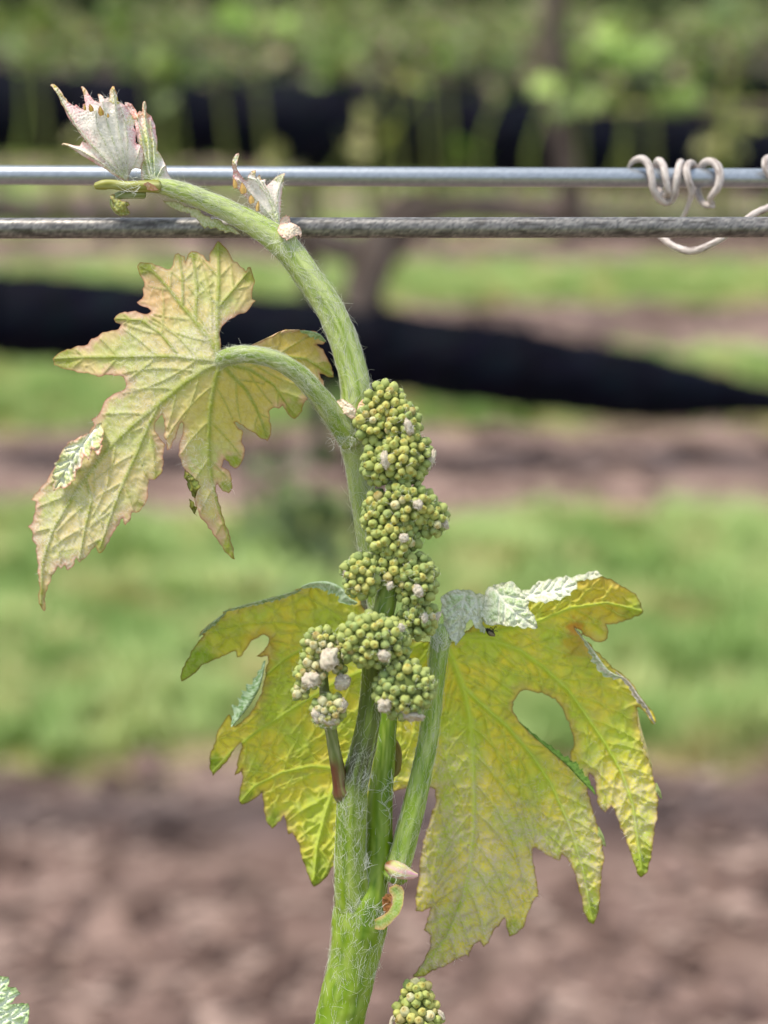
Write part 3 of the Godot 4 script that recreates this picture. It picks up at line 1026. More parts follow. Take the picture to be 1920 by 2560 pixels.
	sp = stem_tube(b, [[880, 1098, -0.6, 34], [860, 1072, -1.4, 31], [838, 1045, -2.2, 28], [795, 988, -4.0, 25], [745, 934, -5.4, 23], [685, 899, -6.2, 22], [622, 886, -6.4, 21.5], [575, 890, -5.8, 21], [552, 902, -4.6, 18]], 51, C(138, 158, 52), C(112, 138, 50), C(182, 192, 136), 0.03, 4.0, 30)
	commit("petiole", b, org, stem_mat, lf)
	wool_on(hb, sp, 2200, PX(8), PX(40), PX(0.4), Color(0.77, 0.8, 0.7), 0.4, 0.3)
	var U := [930, 600, 925, 560, 920, 520, 930, 490, 960, 460, 1000, 440, 1040, 425, 1065, 400, 1085, 372, 1070, 366, 1072, 330, 1078, 290, 1076, 250, 1062, 222, 1050, 220, 1040, 238, 1020, 215, 1000, 192, 985, 192, 965, 160, 945, 120, 912, 97, 895, 115, 880, 150, 870, 192, 858, 185, 845, 165, 815, 145, 790, 140, 772, 160, 766, 194, 755, 170, 730, 150, 715, 158, 708, 190, 700, 215, 690, 228, 660, 220, 625, 208, 590, 195, 555, 197, 540, 215, 545, 240, 565, 268, 575, 290, 568, 320, 572, 345, 560, 365, 538, 378, 555, 392, 590, 405, 605, 420, 590, 435, 560, 428, 530, 418, 495, 422, 455, 430, 432, 458, 445, 472, 464, 480, 450, 500, 420, 510, 385, 520, 345, 540, 318, 552, 310, 570, 270, 582, 220, 595, 175, 615, 148, 640, 160, 665, 200, 685, 250, 698, 310, 708, 360, 720, 410, 712, 450, 712, 485, 735, 490, 765, 480, 785, 455, 790, 430, 800, 400, 820, 385, 850, 365, 885, 350, 905, 330, 915, 338, 945, 320, 980, 280, 1000, 230, 1030, 195, 1080, 165, 1120, 140, 1170, 120, 1210, 95, 1235, 50, 1288, 76, 1295, 66, 1350, 58, 1388, 38, 1412, 56, 1436, 58, 1480, 74, 1500, 78, 1560, 85, 1620, 90, 1700, 84, 1765, 110, 1804, 122, 1792, 112, 1745, 130, 1690, 150, 1640, 175, 1596, 190, 1608, 203, 1588, 220, 1614, 245, 1595, 260, 1558, 275, 1578, 300, 1560, 330, 1520, 348, 1498, 365, 1538, 385, 1520, 410, 1480, 440, 1430, 470, 1372, 485, 1408, 505, 1390, 515, 1348, 550, 1345, 580, 1300, 590, 1270, 588, 1220, 595, 1195, 620, 1200, 650, 1170, 662, 1130, 660, 1080, 668, 1035, 645, 1005, 622, 975, 620, 945, 635, 915, 660, 893, 668, 940, 662, 990, 680, 1064, 695, 1050, 715, 1005, 730, 960, 745, 930, 757, 945, 748, 985, 735, 1030, 732, 1080, 748, 1130, 765, 1160, 775, 1200, 790, 1250, 800, 1272, 812, 1320, 830, 1360, 870, 1420, 905, 1470, 945, 1530, 990, 1567, 985, 1530, 965, 1450, 945, 1385, 920, 1310, 905, 1250, 908, 1212, 935, 1250, 960, 1262, 980, 1235, 978, 1190, 960, 1150, 930, 1138, 942, 1098, 985, 1150, 1010, 1140, 1030, 1100, 1035, 1060, 1020, 1020, 1030, 980, 1000, 955, 985, 933, 1000, 930, 1040, 960, 1080, 985, 1140, 1022, 1160, 990, 1155, 940, 1148, 885, 1165, 862, 1195, 868, 1210, 855, 1230, 890, 1268, 918, 1300, 880, 1305, 840, 1345, 800, 1380, 770, 1410, 805, 1395, 740, 1378, 710, 1400, 715, 1450, 728, 1440, 690, 1420, 640, 1395, 597, 1360, 575, 1400, 572, 1410, 560, 1395, 535, 1360, 515, 1300, 508, 1260, 503, 1210, 508, 1160, 535, 1100, 565, 1040, 585, 990, 597, 975, 602, 950, 590]
	var R2 := func(a: Array) -> PackedVector2Array: return flat(a, 50, 550, 1.8433)
	mains = [
		[R2.call([925, 655, 908, 560, 908, 480, 912, 380, 917, 280, 914, 110]), 9.0, 3.5],
		[R2.call([925, 655, 880, 560, 810, 470, 750, 400, 680, 310, 620, 245, 555, 210]), 8.0, 3.0],
		[R2.call([925, 655, 850, 645, 720, 628, 560, 628, 400, 632, 250, 634, 160, 640]), 8.5, 3.0],
		[R2.call([925, 655, 840, 695, 740, 765, 640, 850, 520, 945, 400, 1060, 300, 1190, 215, 1320, 150, 1430, 105, 1570, 96, 1770]), 11.0, 3.5],
		[R2.call([640, 850, 590, 950, 540, 1070, 480, 1200, 430, 1330, 370, 1510]), 7.5, 3.0],
		[R2.call([925, 655, 903, 730, 885, 810, 874, 900, 870, 1000, 872, 1100, 882, 1200, 912, 1310, 950, 1430, 985, 1555]), 9.5, 3.0],
		[R2.call([925, 655, 980, 720, 1040, 780, 1085, 860, 1115, 930, 1138, 1000]), 6.0, 2.5],
		[R2.call([940, 655, 1050, 640, 1180, 625, 1320, 640, 1440, 715]), 7.0, 3.0],
		[R2.call([940, 660, 1060, 690, 1170, 760, 1260, 890]), 6.0, 2.5],
		[R2.call([300, 1190, 330, 1290, 300, 1420, 275, 1560]), 4.5, 2.5],
		[R2.call([720, 610, 650, 525, 560, 462, 440, 456]), 4.5, 2.0],
		[R2.call([810, 460, 815, 300, 792, 150]), 4.5, 2.0],
		[R2.call([750, 390, 748, 260, 732, 160]), 3.5, 2.0],
		[R2.call([916, 400, 980, 325, 1055, 235]), 4.0, 2.0],
	]
	ctrl = [[552, 905, -3.6], [545, 620, 1.5], [350, 670, 0.0], [140, 897, 0.4], [330, 900, -2.0], [450, 800, -2.0], [230, 1120, -2.6], [110, 1520, -6.0], [250, 1350, -4.6], [390, 1180, -3.0], [580, 1390, 0.6], [525, 1180, -1.4], [660, 1080, 1.0], [740, 1030, 3.6], [720, 850, 3.4], [830, 930, 5.0], [650, 930, 0.6], [600, 760, -0.6]]
	var org1 := C(222, 206, 146)
	var org2 := C(194, 202, 128)
	var gtip := C(140, 160, 34)
	tips = spots([[912, 120, 40.0, gtip, 0.85], [795, 155, 26.0, gtip, 0.8], [725, 165, 22.0, gtip, 0.6], [560, 210, 44.0, gtip, 0.9], [1060, 260, 32.0, gtip, 0.8], [450, 450, 26.0, gtip, 0.6], [190, 640, 56.0, gtip, 0.85], [980, 1530, 60.0, gtip, 0.9], [365, 1510, 32.0, gtip, 0.8], [285, 1560, 28.0, C(170, 180, 110), 0.6], [640, 1180, 24.0, gtip, 0.7], [560, 1320, 24.0, gtip, 0.7], [990, 1110, 32.0, gtip, 0.9], [955, 1230, 28.0, gtip, 0.9], [1120, 980, 36.0, gtip, 0.9], [1270, 880, 40.0, gtip, 0.9], [1430, 700, 36.0, gtip, 0.8], [100, 1740, 40.0, C(150, 150, 70), 0.6], [1000, 860, 120.0, C(210, 196, 92), 0.7], [880, 900, 100.0, C(208, 198, 104), 0.6], [1250, 620, 110.0, C(196, 174, 62), 0.7], [1120, 720, 100.0, C(208, 192, 92), 0.6], [690, 380, 80.0, C(222, 180, 128), 0.5], [620, 330, 60.0, C(224, 172, 134), 0.5]], 50, 550, 1.8433)
	hairspots = spots([[800, 580, 110.0, 0.6], [560, 580, 100.0, 0.45], [900, 480, 60.0, 0.6], [300, 1300, 190.0, 0.55], [180, 1500, 150.0, 0.62], [450, 1150, 150.0, 0.42], [520, 900, 120.0, 0.42], [760, 1080, 60.0, 0.5], [850, 1260, 70.0, 0.6], [640, 720, 90.0, 0.35], [760, 300, 90.0, 0.35], [560, 760, 90.0, 0.4]], 50, 550, 1.8433)
	b = MB.new()
	g = blade(b, R2.call(U), [], mains, ctrl, {"seed": 15, "h": 3.0, "sec": 84.0, "secw": 3.0, "secamp": 0.55, "ret_f": 0.033, "ret_h": 0.1, "puck": 0.3, "vein_h": 0.22, "rough_h": 0.035, "wave": 0.1, "base_a": org1, "base_b": org2, "vein_c": C(150, 164, 62), "line_c": C(166, 152, 92), "line_amt": 0.3, "marg_c": C(226, 168, 164), "marg_w": 32.0, "marg_amt": 0.75, "edge_c": C(140, 78, 60), "edge_w": 4.0, "edge_amt": 0.65, "hair_c": C(222, 216, 204), "hair": 0.18, "hair_at": hairspots, "tips": tips})
	commit("blade", b, org, leaf_mat, lf)
	leaf_hairs(hb, g, ctrl, 1100, hairspots, Color(0.76, 0.75, 0.7), 0.1)
	b = MB.new()
	fo = flap_o.duplicate()
	fo.merge({"seed": 85, "base_a": C(196, 206, 140), "base_b": C(168, 188, 110), "marg_c": C(206, 150, 134), "marg_amt": 0.9, "marg_w": 16.0, "hair": 0.35, "edge_c": C(150, 80, 70)}, true)
	blade(b, R2.call([322, 985, 345, 938, 380, 935, 384, 985, 372, 1050, 355, 1088, 335, 1050, 318, 1118, 296, 1080, 285, 1128, 250, 1190, 222, 1232, 152, 1252, 150, 1195, 165, 1112, 195, 1058, 245, 1012]), [], [[R2.call([345, 960, 260, 1070, 165, 1235]), 4.0, 2.0]], [[225, 1070, -2.6], [255, 1100, -3.2], [140, 1160, -4.0], [170, 1200, -4.6], [185, 1150, -5.0], [240, 1140, -4.2]], fo)
	fo = flap_o.duplicate()
	fo.merge({"seed": 88, "base_a": C(98, 104, 34), "base_b": C(120, 120, 44), "hair": 0.05, "edge_c": C(70, 44, 28), "marg_amt": 0.0, "vein_c": C(140, 140, 60)}, true)
	blade(b, R2.call([756, 1142, 790, 1165, 820, 1200, 830, 1240, 806, 1278, 782, 1245, 766, 1195]), [], [[R2.call([762, 1150, 808, 1270]), 3.0, 2.0]], [[460, 1170, -2.0], [470, 1200, -2.6], [500, 1215, -2.0], [488, 1240, -2.0]], fo)
	blade(b, R2.call([783, 1284, 800, 1300, 812, 1330, 820, 1364, 800, 1352, 788, 1320]), [], [], [[475, 1248, -1.4], [482, 1258, -1.8], [490, 1285, -1.4], [480, 1280, -1.2]], fo)
	commit("folded_margin", b, org, wool_leaf, lf)
	b = MB.new()
	lip(b, R2.call([1040, 588, 1100, 560, 1160, 532, 1215, 508, 1290, 505]), [3.2, 3.3, 3.5, 3.8, 4.2], [7, 12, 14, 13, 8], Vector2(0, 1), 0.8, C(222, 176, 160), C(190, 180, 110), 90, 30.0)
	lip(b, R2.call([1290, 508, 1340, 512, 1385, 528, 1410, 560]), [4.2, 4.4, 4.6, 4.8], [9, 15, 17, 10], Vector2(-0.2, 1), 0.9, C(190, 206, 170), C(130, 160, 96), 91, 20.0)
	commit("rolled_margin", b, org, wool_leaf, lf)
	# ---- unfolding leaves at the tip
	var R7 := func(a: Array) -> PackedVector2Array: return flat(a, 100, 180, 4.608)
	var wool_o := {"seed": 101, "h": 2.0, "sec": 0.0, "secw": 2.0, "secamp": 0.5, "ret_f": 0.06, "ret_h": 0.0, "puck": 1.1, "vein_h": 0.45, "rough_h": 0.13, "wave": 0.14, "waver": 2.0, "base_a": C(236, 232, 226), "base_b": C(218, 216, 202), "vein_c": C(182, 192, 146), "line_amt": 0.1, "marg_c": C(218, 146, 158), "marg_w": 34.0, "marg_amt": 0.95, "edge_c": C(176, 120, 96), "edge_w": 3.0, "edge_amt": 0.5, "hair_c": C(240, 238, 234), "hair": 0.5}
	lf = part_node("unfolding_leaf", vine)
	b = MB.new()
	fo = wool_o.duplicate()
	var ot := C(172, 142, 56)
	fo["tips"] = spots([[150, 190, 30.0, C(150, 140, 50), 1.0], [250, 330, 26.0, C(160, 150, 70), 0.9], [505, 200, 20.0, ot, 0.9], [700, 280, 14.0, ot, 0.8], [845, 220, 22.0, ot, 1.0], [860, 320, 18.0, C(180, 172, 70), 1.0], [290, 830, 20.0, ot, 0.9], [1070, 560, 22.0, C(186, 186, 96), 0.8]], 100, 180, 4.608)
	g = blade(b, R7.call([1010, 1245, 950, 1250, 850, 1185, 750, 1115, 650, 1062, 560, 1012, 470, 950, 385, 892, 320, 852, 242, 834, 262, 814, 320, 822, 390, 846, 465, 850, 488, 802, 530, 815, 556, 838, 500, 762, 420, 652, 340, 545, 298, 468, 250, 375, 200, 265, 118, 150, 135, 134, 165, 138, 205, 165, 255, 242, 320, 342, 396, 392, 420, 368, 450, 402, 488, 432, 498, 372, 524, 362, 500, 262, 473, 165, 495, 162, 525, 190, 556, 250, 622, 322, 680, 352, 666, 252, 690, 250, 720, 275, 742, 312, 780, 290, 802, 302, 805, 220, 832, 165, 850, 160, 880, 225, 905, 335, 980, 382, 1040, 472, 1100, 562, 1078, 640, 1108, 690, 1100, 820, 1150, 842, 1190, 905, 1190, 1000, 1160, 1120, 1100, 1105, 1060, 1125]), [], [
		[R7.call([985, 1240, 850, 1100, 700, 950, 560, 800, 430, 640, 310, 440, 180, 210]), 4.5, 2.0],
		[R7.call([985, 1240, 880, 1050, 770, 850, 660, 640, 640, 450]), 3.5, 1.5],
		[R7.call([990, 1230, 920, 1000, 840, 780, 770, 560, 720, 340]), 3.5, 1.5],
		[R7.call([995, 1220, 970, 1000, 930, 780, 890, 540, 848, 200]), 4.0, 1.5],
		[R7.call([1000, 1220, 1010, 1000, 1010, 800, 980, 560, 930, 400]), 3.0, 1.5],
		[R7.call([985, 1240, 800, 1110, 620, 990, 460, 900, 270, 828]), 3.5, 1.5],
		[R7.call([1020, 1220, 1080, 1080, 1130, 960, 1150, 870]), 3.0, 1.5]], [[315, 450, -1.2], [190, 300, -2.2], [130, 215, -1.4], [160, 360, -0.4], [240, 340, -2.6], [285, 270, -1.6], [335, 310, -0.6], [300, 400, -2.4], [350, 410, -1.0]], fo)
	commit("blade", b, org, wool_leaf, lf)
	leaf_hairs(hb, g, [[315, 450, -1.2], [190, 300, -2.2], [130, 215, -1.4], [160, 360, -0.4], [240, 340, -2.6], [285, 270, -1.6], [335, 310, -0.6], [300, 400, -2.4], [350, 410, -1.0]], 1600, [[Vector2(260, 350), 110.0], [Vector2(300, 420), 60.0], [Vector2(270, 300), 80.0]], Color(0.85, 0.84, 0.82), 0.4)
	# brown teeth seen on the inner fold
	b = MB.new()
	for tt in [[600, 440, 570, 365, 32], [712, 490, 690, 385, 36], [785, 515, 780, 465, 18], [520, 430, 510, 365, 20]]:
		var q0 := Vector2(100 + tt[0] / 4.608, 180 + tt[1] / 4.608)
		var q1 := Vector2(100 + tt[2] / 4.608, 180 + tt[3] / 4.608)
		tooth(b, q0 + Vector2(0, 3), q1, tt[4] / 4.608, -3.1, 130, C(150, 118, 40), C(172, 148, 66))
	commit("leaf_tooth", b, org, stem_mat, lf)
	# second unfolding leaf behind
	lf = part_node("unfolding_leaf", vine)
	b = MB.new()
	fo = wool_o.duplicate()
	fo.seed = 107
	fo.base_b = C(196, 204, 150)
	fo["tips"] = spots([[1200, 380, 20.0, ot, 1.0], [1150, 490, 26.0, C(186, 130, 60), 0.9], [1080, 420, 30.0, C(196, 120, 110), 0.8], [1230, 900, 50.0, C(176, 186, 90), 0.8], [1280, 1150, 40.0, C(126, 150, 50), 0.9]], 100, 180, 4.608)
	blade(b, R7.call([1180, 1250, 1155, 1130, 1190, 1000, 1170, 880, 1120, 800, 1100, 640, 1060, 540, 980, 420, 972, 352, 1010, 350, 1062, 372, 1108, 440, 1122, 482, 1142, 445, 1172, 456, 1180, 362, 1200, 332, 1218, 345, 1228, 395, 1225, 460, 1282, 502, 1322, 602, 1346, 752, 1352, 900, 1420, 1000, 1458, 1100, 1470, 1160, 1535, 1262, 1440, 1290, 1300, 1270]), [], [
		[R7.call([1300, 1240, 1260, 1000, 1250, 800, 1220, 600, 1200, 350]), 3.5, 1.5],
		[R7.call([1320, 1240, 1320, 1000, 1310, 800, 1270, 560]), 3.0, 1.5],
		[R7.call([1280, 1240, 1220, 1000, 1180, 760, 1120, 520]), 3.0, 1.5],
		[R7.call([1340, 1240, 1400, 1120, 1440, 1080]), 3.0, 1.5]], [[380, 450, -0.4], [360, 330, 0.6], [345, 260, 1.0], [395, 350, 1.6], [415, 440, 1.4], [330, 290, 0.8], [365, 400, -0.4]], fo)
	commit("blade", b, org, wool_leaf, lf)
	# tendril stub and curled bract at the tip
	b = MB.new()
	stem_tube(b, [[395, 466, -1.4, 17], [360, 466, -2.0, 15], [320, 466, -2.4, 13], [280, 461, -2.6, 12], [258, 462, -2.7, 12.5], [240, 465, -2.6, 9]], 121, C(122, 122, 40), C(140, 140, 56), C(186, 190, 130), 0.02, 3.0, 20)
	stem_tube(b, [[360, 486, -1.2, 11], [325, 486, -1.6, 11], [295, 490, -1.8, 10], [284, 505, -2.0, 10], [292, 525, -2.2, 9], [306, 536, -2.2, 6]], 122, C(104, 116, 44), C(120, 128, 56), C(176, 186, 150), 0.04, 3.0, 18)
	commit("tendril_stub", b, org, stem_mat, vine)
	b = MB.new()
	fo = flap_o.duplicate()
	fo.merge({"seed": 125, "h": 2.0, "base_a": C(120, 124, 44), "base_b": C(140, 140, 66), "hair": 0.15, "edge_c": C(120, 80, 50), "marg_amt": 0.0}, true)
	blade(b, R7.call([815, 1430, 840, 1400, 900, 1480, 960, 1490, 1030, 1500, 1055, 1535, 1020, 1560, 1030, 1600, 990, 1655, 930, 1660, 870, 1590, 825, 1520]), [], [], [[285, 500, -2.8], [300, 520, -3.4], [320, 530, -2.6], [305, 540, -2.4]], fo)
	# papery stipules under the upper stem
	fo.merge({"seed": 126, "sec": 0.0, "ret_h": -0.05, "wave": 0.15, "rough_h": 0.05, "puck": 0.0, "base_a": C(150, 160, 90), "base_b": C(186, 188, 140), "hair": 0.3}, true)
	blade(b, flat([735, 725, 765, 755, 800, 775, 850, 795, 880, 800, 905, 822, 935, 838, 965, 872, 1010, 880, 1050, 895, 1090, 892, 1150, 915, 1100, 870, 1000, 820, 900, 770, 800, 730], 50, 150, 2.0738), [], [], [[400, 510, 0.6], [470, 540, 0.4], [540, 575, 0.2], [610, 600, 0.6], [500, 540, 0.2]], fo)
	commit("bract", b, org, wool_leaf, vine)
	# ---- small leaf above the wires
	var R1 := func(a: Array) -> PackedVector2Array: return flat(a, 560, 370, 4.1475)
	lf = part_node("unfolding_leaf", vine)
	b = MB.new()
	fo = wool_o.duplicate()
	fo.seed = 141
	fo["tips"] = spots([[120, 110, 22.0, C(160, 170, 90), 1.0], [600, 310, 26.0, C(150, 156, 90), 1.0], [300, 260, 14.0, ot, 0.9], [365, 300, 10.0, ot, 0.9], [500, 740, 30.0, C(160, 176, 70), 0.9]], 560, 370, 4.1475)
	ctrl = [[690, 570, 0.6], [590, 400, -0.4], [590, 460, 0.4], [640, 440, 1.2], [710, 440, 0.4], [660, 500, 1.0]]
	g = blade(b, R1.call([540, 815, 470, 770, 430, 720, 370, 650, 320, 600, 250, 530, 200, 480, 150, 430, 100, 390, 88, 320, 95, 240, 80, 180, 92, 110, 120, 65, 150, 48, 155, 75, 140, 140, 130, 210, 180, 290, 220, 335, 240, 340, 252, 280, 290, 238, 330, 232, 335, 260, 322, 310, 345, 300, 375, 275, 385, 330, 430, 322, 425, 360, 442, 398, 490, 350, 540, 300, 600, 265, 632, 258, 628, 320, 605, 400, 600, 500, 590, 600, 582, 700, 590, 800]), [], [
		[R1.call([560, 790, 520, 640, 440, 480, 330, 330, 200, 300, 115, 160]), 4.0, 1.5],
		[R1.call([565, 790, 550, 600, 560, 450, 620, 290]), 4.0, 1.5],
		[R1.call([560, 780, 500, 600, 420, 440, 310, 260]), 3.0, 1.5],
		[R1.call([540, 780, 430, 640, 300, 500, 150, 330]), 3.0, 1.5],
		[R1.call([562, 780, 530, 600, 470, 470, 400, 350]), 2.5, 1.5]], ctrl, fo)
	commit("blade", b, org, wool_leaf, lf)
	leaf_hairs(hb, g, ctrl, 600, [[Vector2(660, 480), 80.0]], Color(0.85, 0.84, 0.82), 0.4)
	b = MB.new()
	for tt in [[215, 460, 185, 350, 40], [300, 560, 280, 480, 36], [355, 640, 355, 545, 24], [130, 400, 100, 300, 26]]:
		var q0 := Vector2(560 + tt[0] / 4.1475, 370 + tt[1] / 4.1475)
		var q1 := Vector2(560 + tt[2] / 4.1475, 370 + tt[3] / 4.1475)
		tooth(b, q0 + Vector2(-2, 4), q1, tt[4] / 4.1475, -0.6, 131, C(176, 132, 72), C(190, 160, 92))
	commit("leaf_tooth", b, org, stem_mat, lf)
	# ---- stipules and buds at the nodes
	var nb := func(called: String, a: Array, sd: int, c0: Color, c1: Color, c2: Color, red: Array) -> void:
		var bb := MB.new()
		stem_tube(bb, a, sd, c0, c1, c2, 0.03, 2.0, 22, red)
		commit(called, bb, org, wool_leaf, vine)
	nb.call("node_bud", [[972, 2166, -0.6, 14], [985, 2170, -1.4, 22], [1000, 2177, -1.8, 21], [1016, 2183, -1.8, 16], [1030, 2187, -1.7, 11], [1043, 2188, -1.6, 5]], 151, C(206, 202, 140), C(186, 194, 120), C(226, 176, 190), [[0.0044, 0.0022, C(222, 160, 186)], [0.0009, 0.0007, C(150, 100, 60)]])
	nb.call("node_bud", [[965, 1830, 3.4, 8], [990, 1870, 4.4, 12], [992, 1920, 4.4, 11], [984, 1940, 4.0, 5]], 159, C(140, 130, 66), C(120, 104, 56), C(150, 140, 90), [])
	var st_o := {"seed": 152, "h": 1.8, "sec": 14.0, "secw": 1.6, "secamp": 0.4, "waver": 3.0, "vein_h": 0.1, "puck": 0.1, "ret_f": 0.08, "ret_h": 0.08, "rough_h": 0.1, "wave": 0.2, "base_a": C(226, 206, 186), "base_b": C(206, 196, 150), "vein_c": C(196, 204, 140), "line_amt": 0.15, "marg_c": C(222, 150, 150), "marg_w": 14.0, "marg_amt": 0.7, "edge_c": C(196, 140, 110), "edge_w": 3.0, "edge_amt": 0.4, "hair_c": C(238, 234, 226), "hair": 0.4}
	var R6 := func(a: Array) -> PackedVector2Array: return flat(a, 740, 1700, 2.5725)
	var R3 := func(a: Array) -> PackedVector2Array: return flat(a, 700, 930, 2.458)
	var stp := func(ol: PackedVector2Array, ct: Array, ov: Dictionary) -> void:
		var bb := MB.new()
		var oo := st_o.duplicate()
		oo.merge(ov, true)
		blade(bb, ol, [], [], ct, oo)
		commit("stipule", bb, org, wool_leaf, vine)
	stp.call(R6.call([462, 1570, 500, 1545, 545, 1520, 590, 1492, 622, 1440, 622, 1395, 598, 1365, 600, 1335, 640, 1312, 682, 1330, 696, 1362, 690, 1440, 664, 1505, 605, 1568, 562, 1606, 505, 1600]), [[930, 2312, -2.8], [960, 2300, -4.0], [985, 2285, -4.4], [1000, 2260, -4.2], [1008, 2235, -3.4], [985, 2218, -3.6], [978, 2240, -3.4]], {"base_a": C(110, 138, 50), "base_b": C(128, 152, 72), "vein_c": C(150, 172, 90), "marg_c": C(176, 140, 88), "hair": 0.1, "wave": 0.08, "rough_h": 0.03, "ret_h": 0.02, "waver": 1.5})
	stp.call(R6.call([552, 1400, 582, 1372, 616, 1376, 616, 1440, 596, 1488, 566, 1506, 556, 1460]), [[962, 2240, -3.0], [975, 2240, -3.3], [972, 2280, -3.0], [958, 2265, -2.8]], {"seed": 153, "base_a": C(122, 82, 48), "base_b": C(146, 104, 66), "vein_c": C(186, 140, 90), "marg_c": C(206, 160, 110), "hair": 0.0})
	stp.call(R3.call([345, 210, 352, 175, 385, 165, 412, 180, 445, 200, 472, 238, 466, 282, 436, 286, 402, 262, 372, 240]), [[842, 1010, -2.4], [865, 1005, -3.2], [880, 1030, -4.0], [892, 1042, -3.4], [860, 1030, -3.0]], {"seed": 154, "marg_w": 24.0})
	stp.call(R3.call([470, 235, 482, 195, 512, 165, 532, 190, 528, 235, 500, 275, 476, 270]), [[895, 1020, -3.0], [910, 1000, -3.2], [905, 1035, -4.0], [918, 1010, -3.0]], {"seed": 155, "base_a": C(214, 180, 110), "base_b": C(206, 190, 110)})
	stp.call(R1.call([548, 852, 575, 800, 640, 782, 700, 775, 750, 790, 785, 822, 806, 882, 800, 935, 775, 905, 735, 905, 700, 935, 650, 955, 600, 915]), [[695, 575, -2.6], [720, 560, -2.2], [750, 570, -1.8], [752, 592, -1.4], [720, 585, -3.4], [710, 598, -3.2]], {"seed": 156})
	stp.call(R1.call([575, 800, 582, 745, 604, 712, 630, 704, 640, 684, 652, 708, 690, 700, 680, 724, 694, 750, 684, 792, 640, 800]), [[700, 562, -1.4], [715, 540, -1.6], [725, 555, -1.0], [710, 560, -2.2]], {"seed": 157})
	stp.call(R7.call([1180, 1350, 1200, 1290, 1240, 1262, 1290, 1290, 1380, 1360, 1330, 1372, 1250, 1362, 1215, 1345]), [[358, 465, -2.6], [368, 460, -3.2], [390, 472, -2.8], [375, 472, -2.8]], {"seed": 158, "base_a": C(210, 150, 110), "base_b": C(206, 180, 130)})
	var wl := Color(0.8, 0.82, 0.76)
	wool_patch(hb, 330, 462, -3.7, 26, 24, wl, 3.1)
	wool_patch(hb, 1000, 2178, -3.0, 22, 30, wl)
	wool_patch(hb, 940, 2292, -2.8, 28, 50, wl, 0.5)
	wool_patch(hb, 905, 2290, -3.4, 40, 60, wl, 1.3)
	wool_patch(hb, 860, 1090, -2.6, 36, 60, wl)
	wool_patch(hb, 905, 2160, -2.8, 20, 60, wl, 1.5)
	wool_patch(hb, 880, 2030, -4.0, 34, 40, wl, 1.4)
	wool_patch(hb, 905, 1960, -4.0, 30, 50, wl, 1.2)
	wool_patch(hb, 1100, 1610, 0.2, 24, 80, wl, 1.5)
	wool_patch(hb, 715, 612, -2.4, 36, 60, wl)
	for q in 12:
		wool_patch(hb, rng.randf_range(948, 985), rng.randf_range(1950, 2170), -0.2, 5, 7, wl)
	# ---- flowers
	wool_mat = vmat(0.9, Color(0.5, 0.48, 0.42), 0.2)
	wool_mat.albedo_color = Color8(212, 204, 184)
	core_mat = vmat(0.7, Color(0.1, 0.12, 0.04), 0.3)
	for k in 4:
		bud_meshes.append(bud_mesh(200 + k))
	for k in 3:
		lump_meshes.append(lump_mesh(220 + k))
	for c in [C(200, 200, 120), C(190, 194, 114), C(182, 192, 114), C(172, 184, 108), C(162, 178, 112), C(152, 170, 106), C(212, 210, 168), C(204, 202, 156), C(188, 182, 120), C(180, 170, 116)]:
		bud_mats.append(tinted(c, 0.72))
	var top := [5.0, 3.0, 0.3, 0.6, 1.2]
	var midw := [3.0, 5.0, 1.5, 0.4, 0.4]
	var grw := [0.8, 4.0, 4.5, 0.3, 0.2]
	var lefw := [2.5, 0.8, 0.1, 5.0, 1.6]
	var made := flower_cluster(fl, org, [
		[962, 1005, -1.2, 48, 46, 44, top, 0], [935, 1060, -1.0, 44, 52, 42, top, 0], [1000, 1060, -1.6, 50, 60, 48, midw, 0], [1010, 1140, -2.0, 66, 66, 60, midw, 0], [950, 1160, -1.6, 46, 52, 44, midw, 0],
		[1018, 1262, -2.2, 68, 58, 60, midw, 0], [1078, 1300, -1.6, 40, 44, 40, grw, 0], [945, 1290, -1.4, 38, 62, 40, midw, 0], [985, 1345, -2.0, 62, 48, 52, midw, 0],
		[905, 1440, -2.4, 48, 54, 48, top, 0], [985, 1420, -1.6, 52, 46, 46, midw, 0], [1040, 1450, -2.2, 50, 66, 50, grw, 0], [1044, 1545, -1.6, 46, 48, 46, grw, 0],
		[928, 1598, -4.4, 78, 66, 64, midw, 0], [990, 1610, -3.6, 32, 52, 40, grw, 0], [1012, 1722, -4.6, 72, 72, 64, grw, 0]], 11.2, 250, 301, -3.0, hb)
	wool_lumps(fl, org, [[1022, 1068, -4.4, 14, 22], [963, 1150, -4.2, 15, 24], [1078, 1150, -2.6, 13, 30], [1046, 1262, -5.4, 16, 13], [1112, 1310, -2.4, 12, 16], [1010, 1345, -4.6, 13, 12], [868, 1440, -2.8, 12, 26], [1046, 1478, -5.0, 15, 17], [1090, 1545, -2.4, 9, 20], [960, 1640, -7.2, 20, 15], [1000, 1570, -5.0, 14, 12], [962, 1762, -6.6, 18, 22], [1025, 1785, -5.0, 44, 16], [1062, 1545, -4.0, 9, 14], [975, 1465, -4.0, 10, 12]], -3.0, hb)
	fl = part_node("flower_cluster", vine)
	flower_cluster(fl, org, [[800, 1608, -3.6, 40, 36, 40, lefw, 0], [782, 1650, -3.4, 26, 34, 30, lefw, 0], [775, 1692, -3.6, 36, 28, 32, lefw, 0], [752, 1728, -3.4, 16, 18, 18, lefw, 0], [848, 1640, -3.2, 18, 50, 26, lefw, 0], [822, 1776, -4.2, 40, 38, 38, lefw, 0]], 10.4, 50, 302, -3.0, hb)
	wool_lumps(fl, org, [[822, 1650, -5.8, 27, 30], [856, 1706, -4.6, 24, 20], [778, 1700, -5.2, 26, 20], [856, 1765, -5.0, 13, 20], [792, 1790, -5.4, 15, 20], [820, 1800, -5.0, 26, 13]], -3.0, hb)
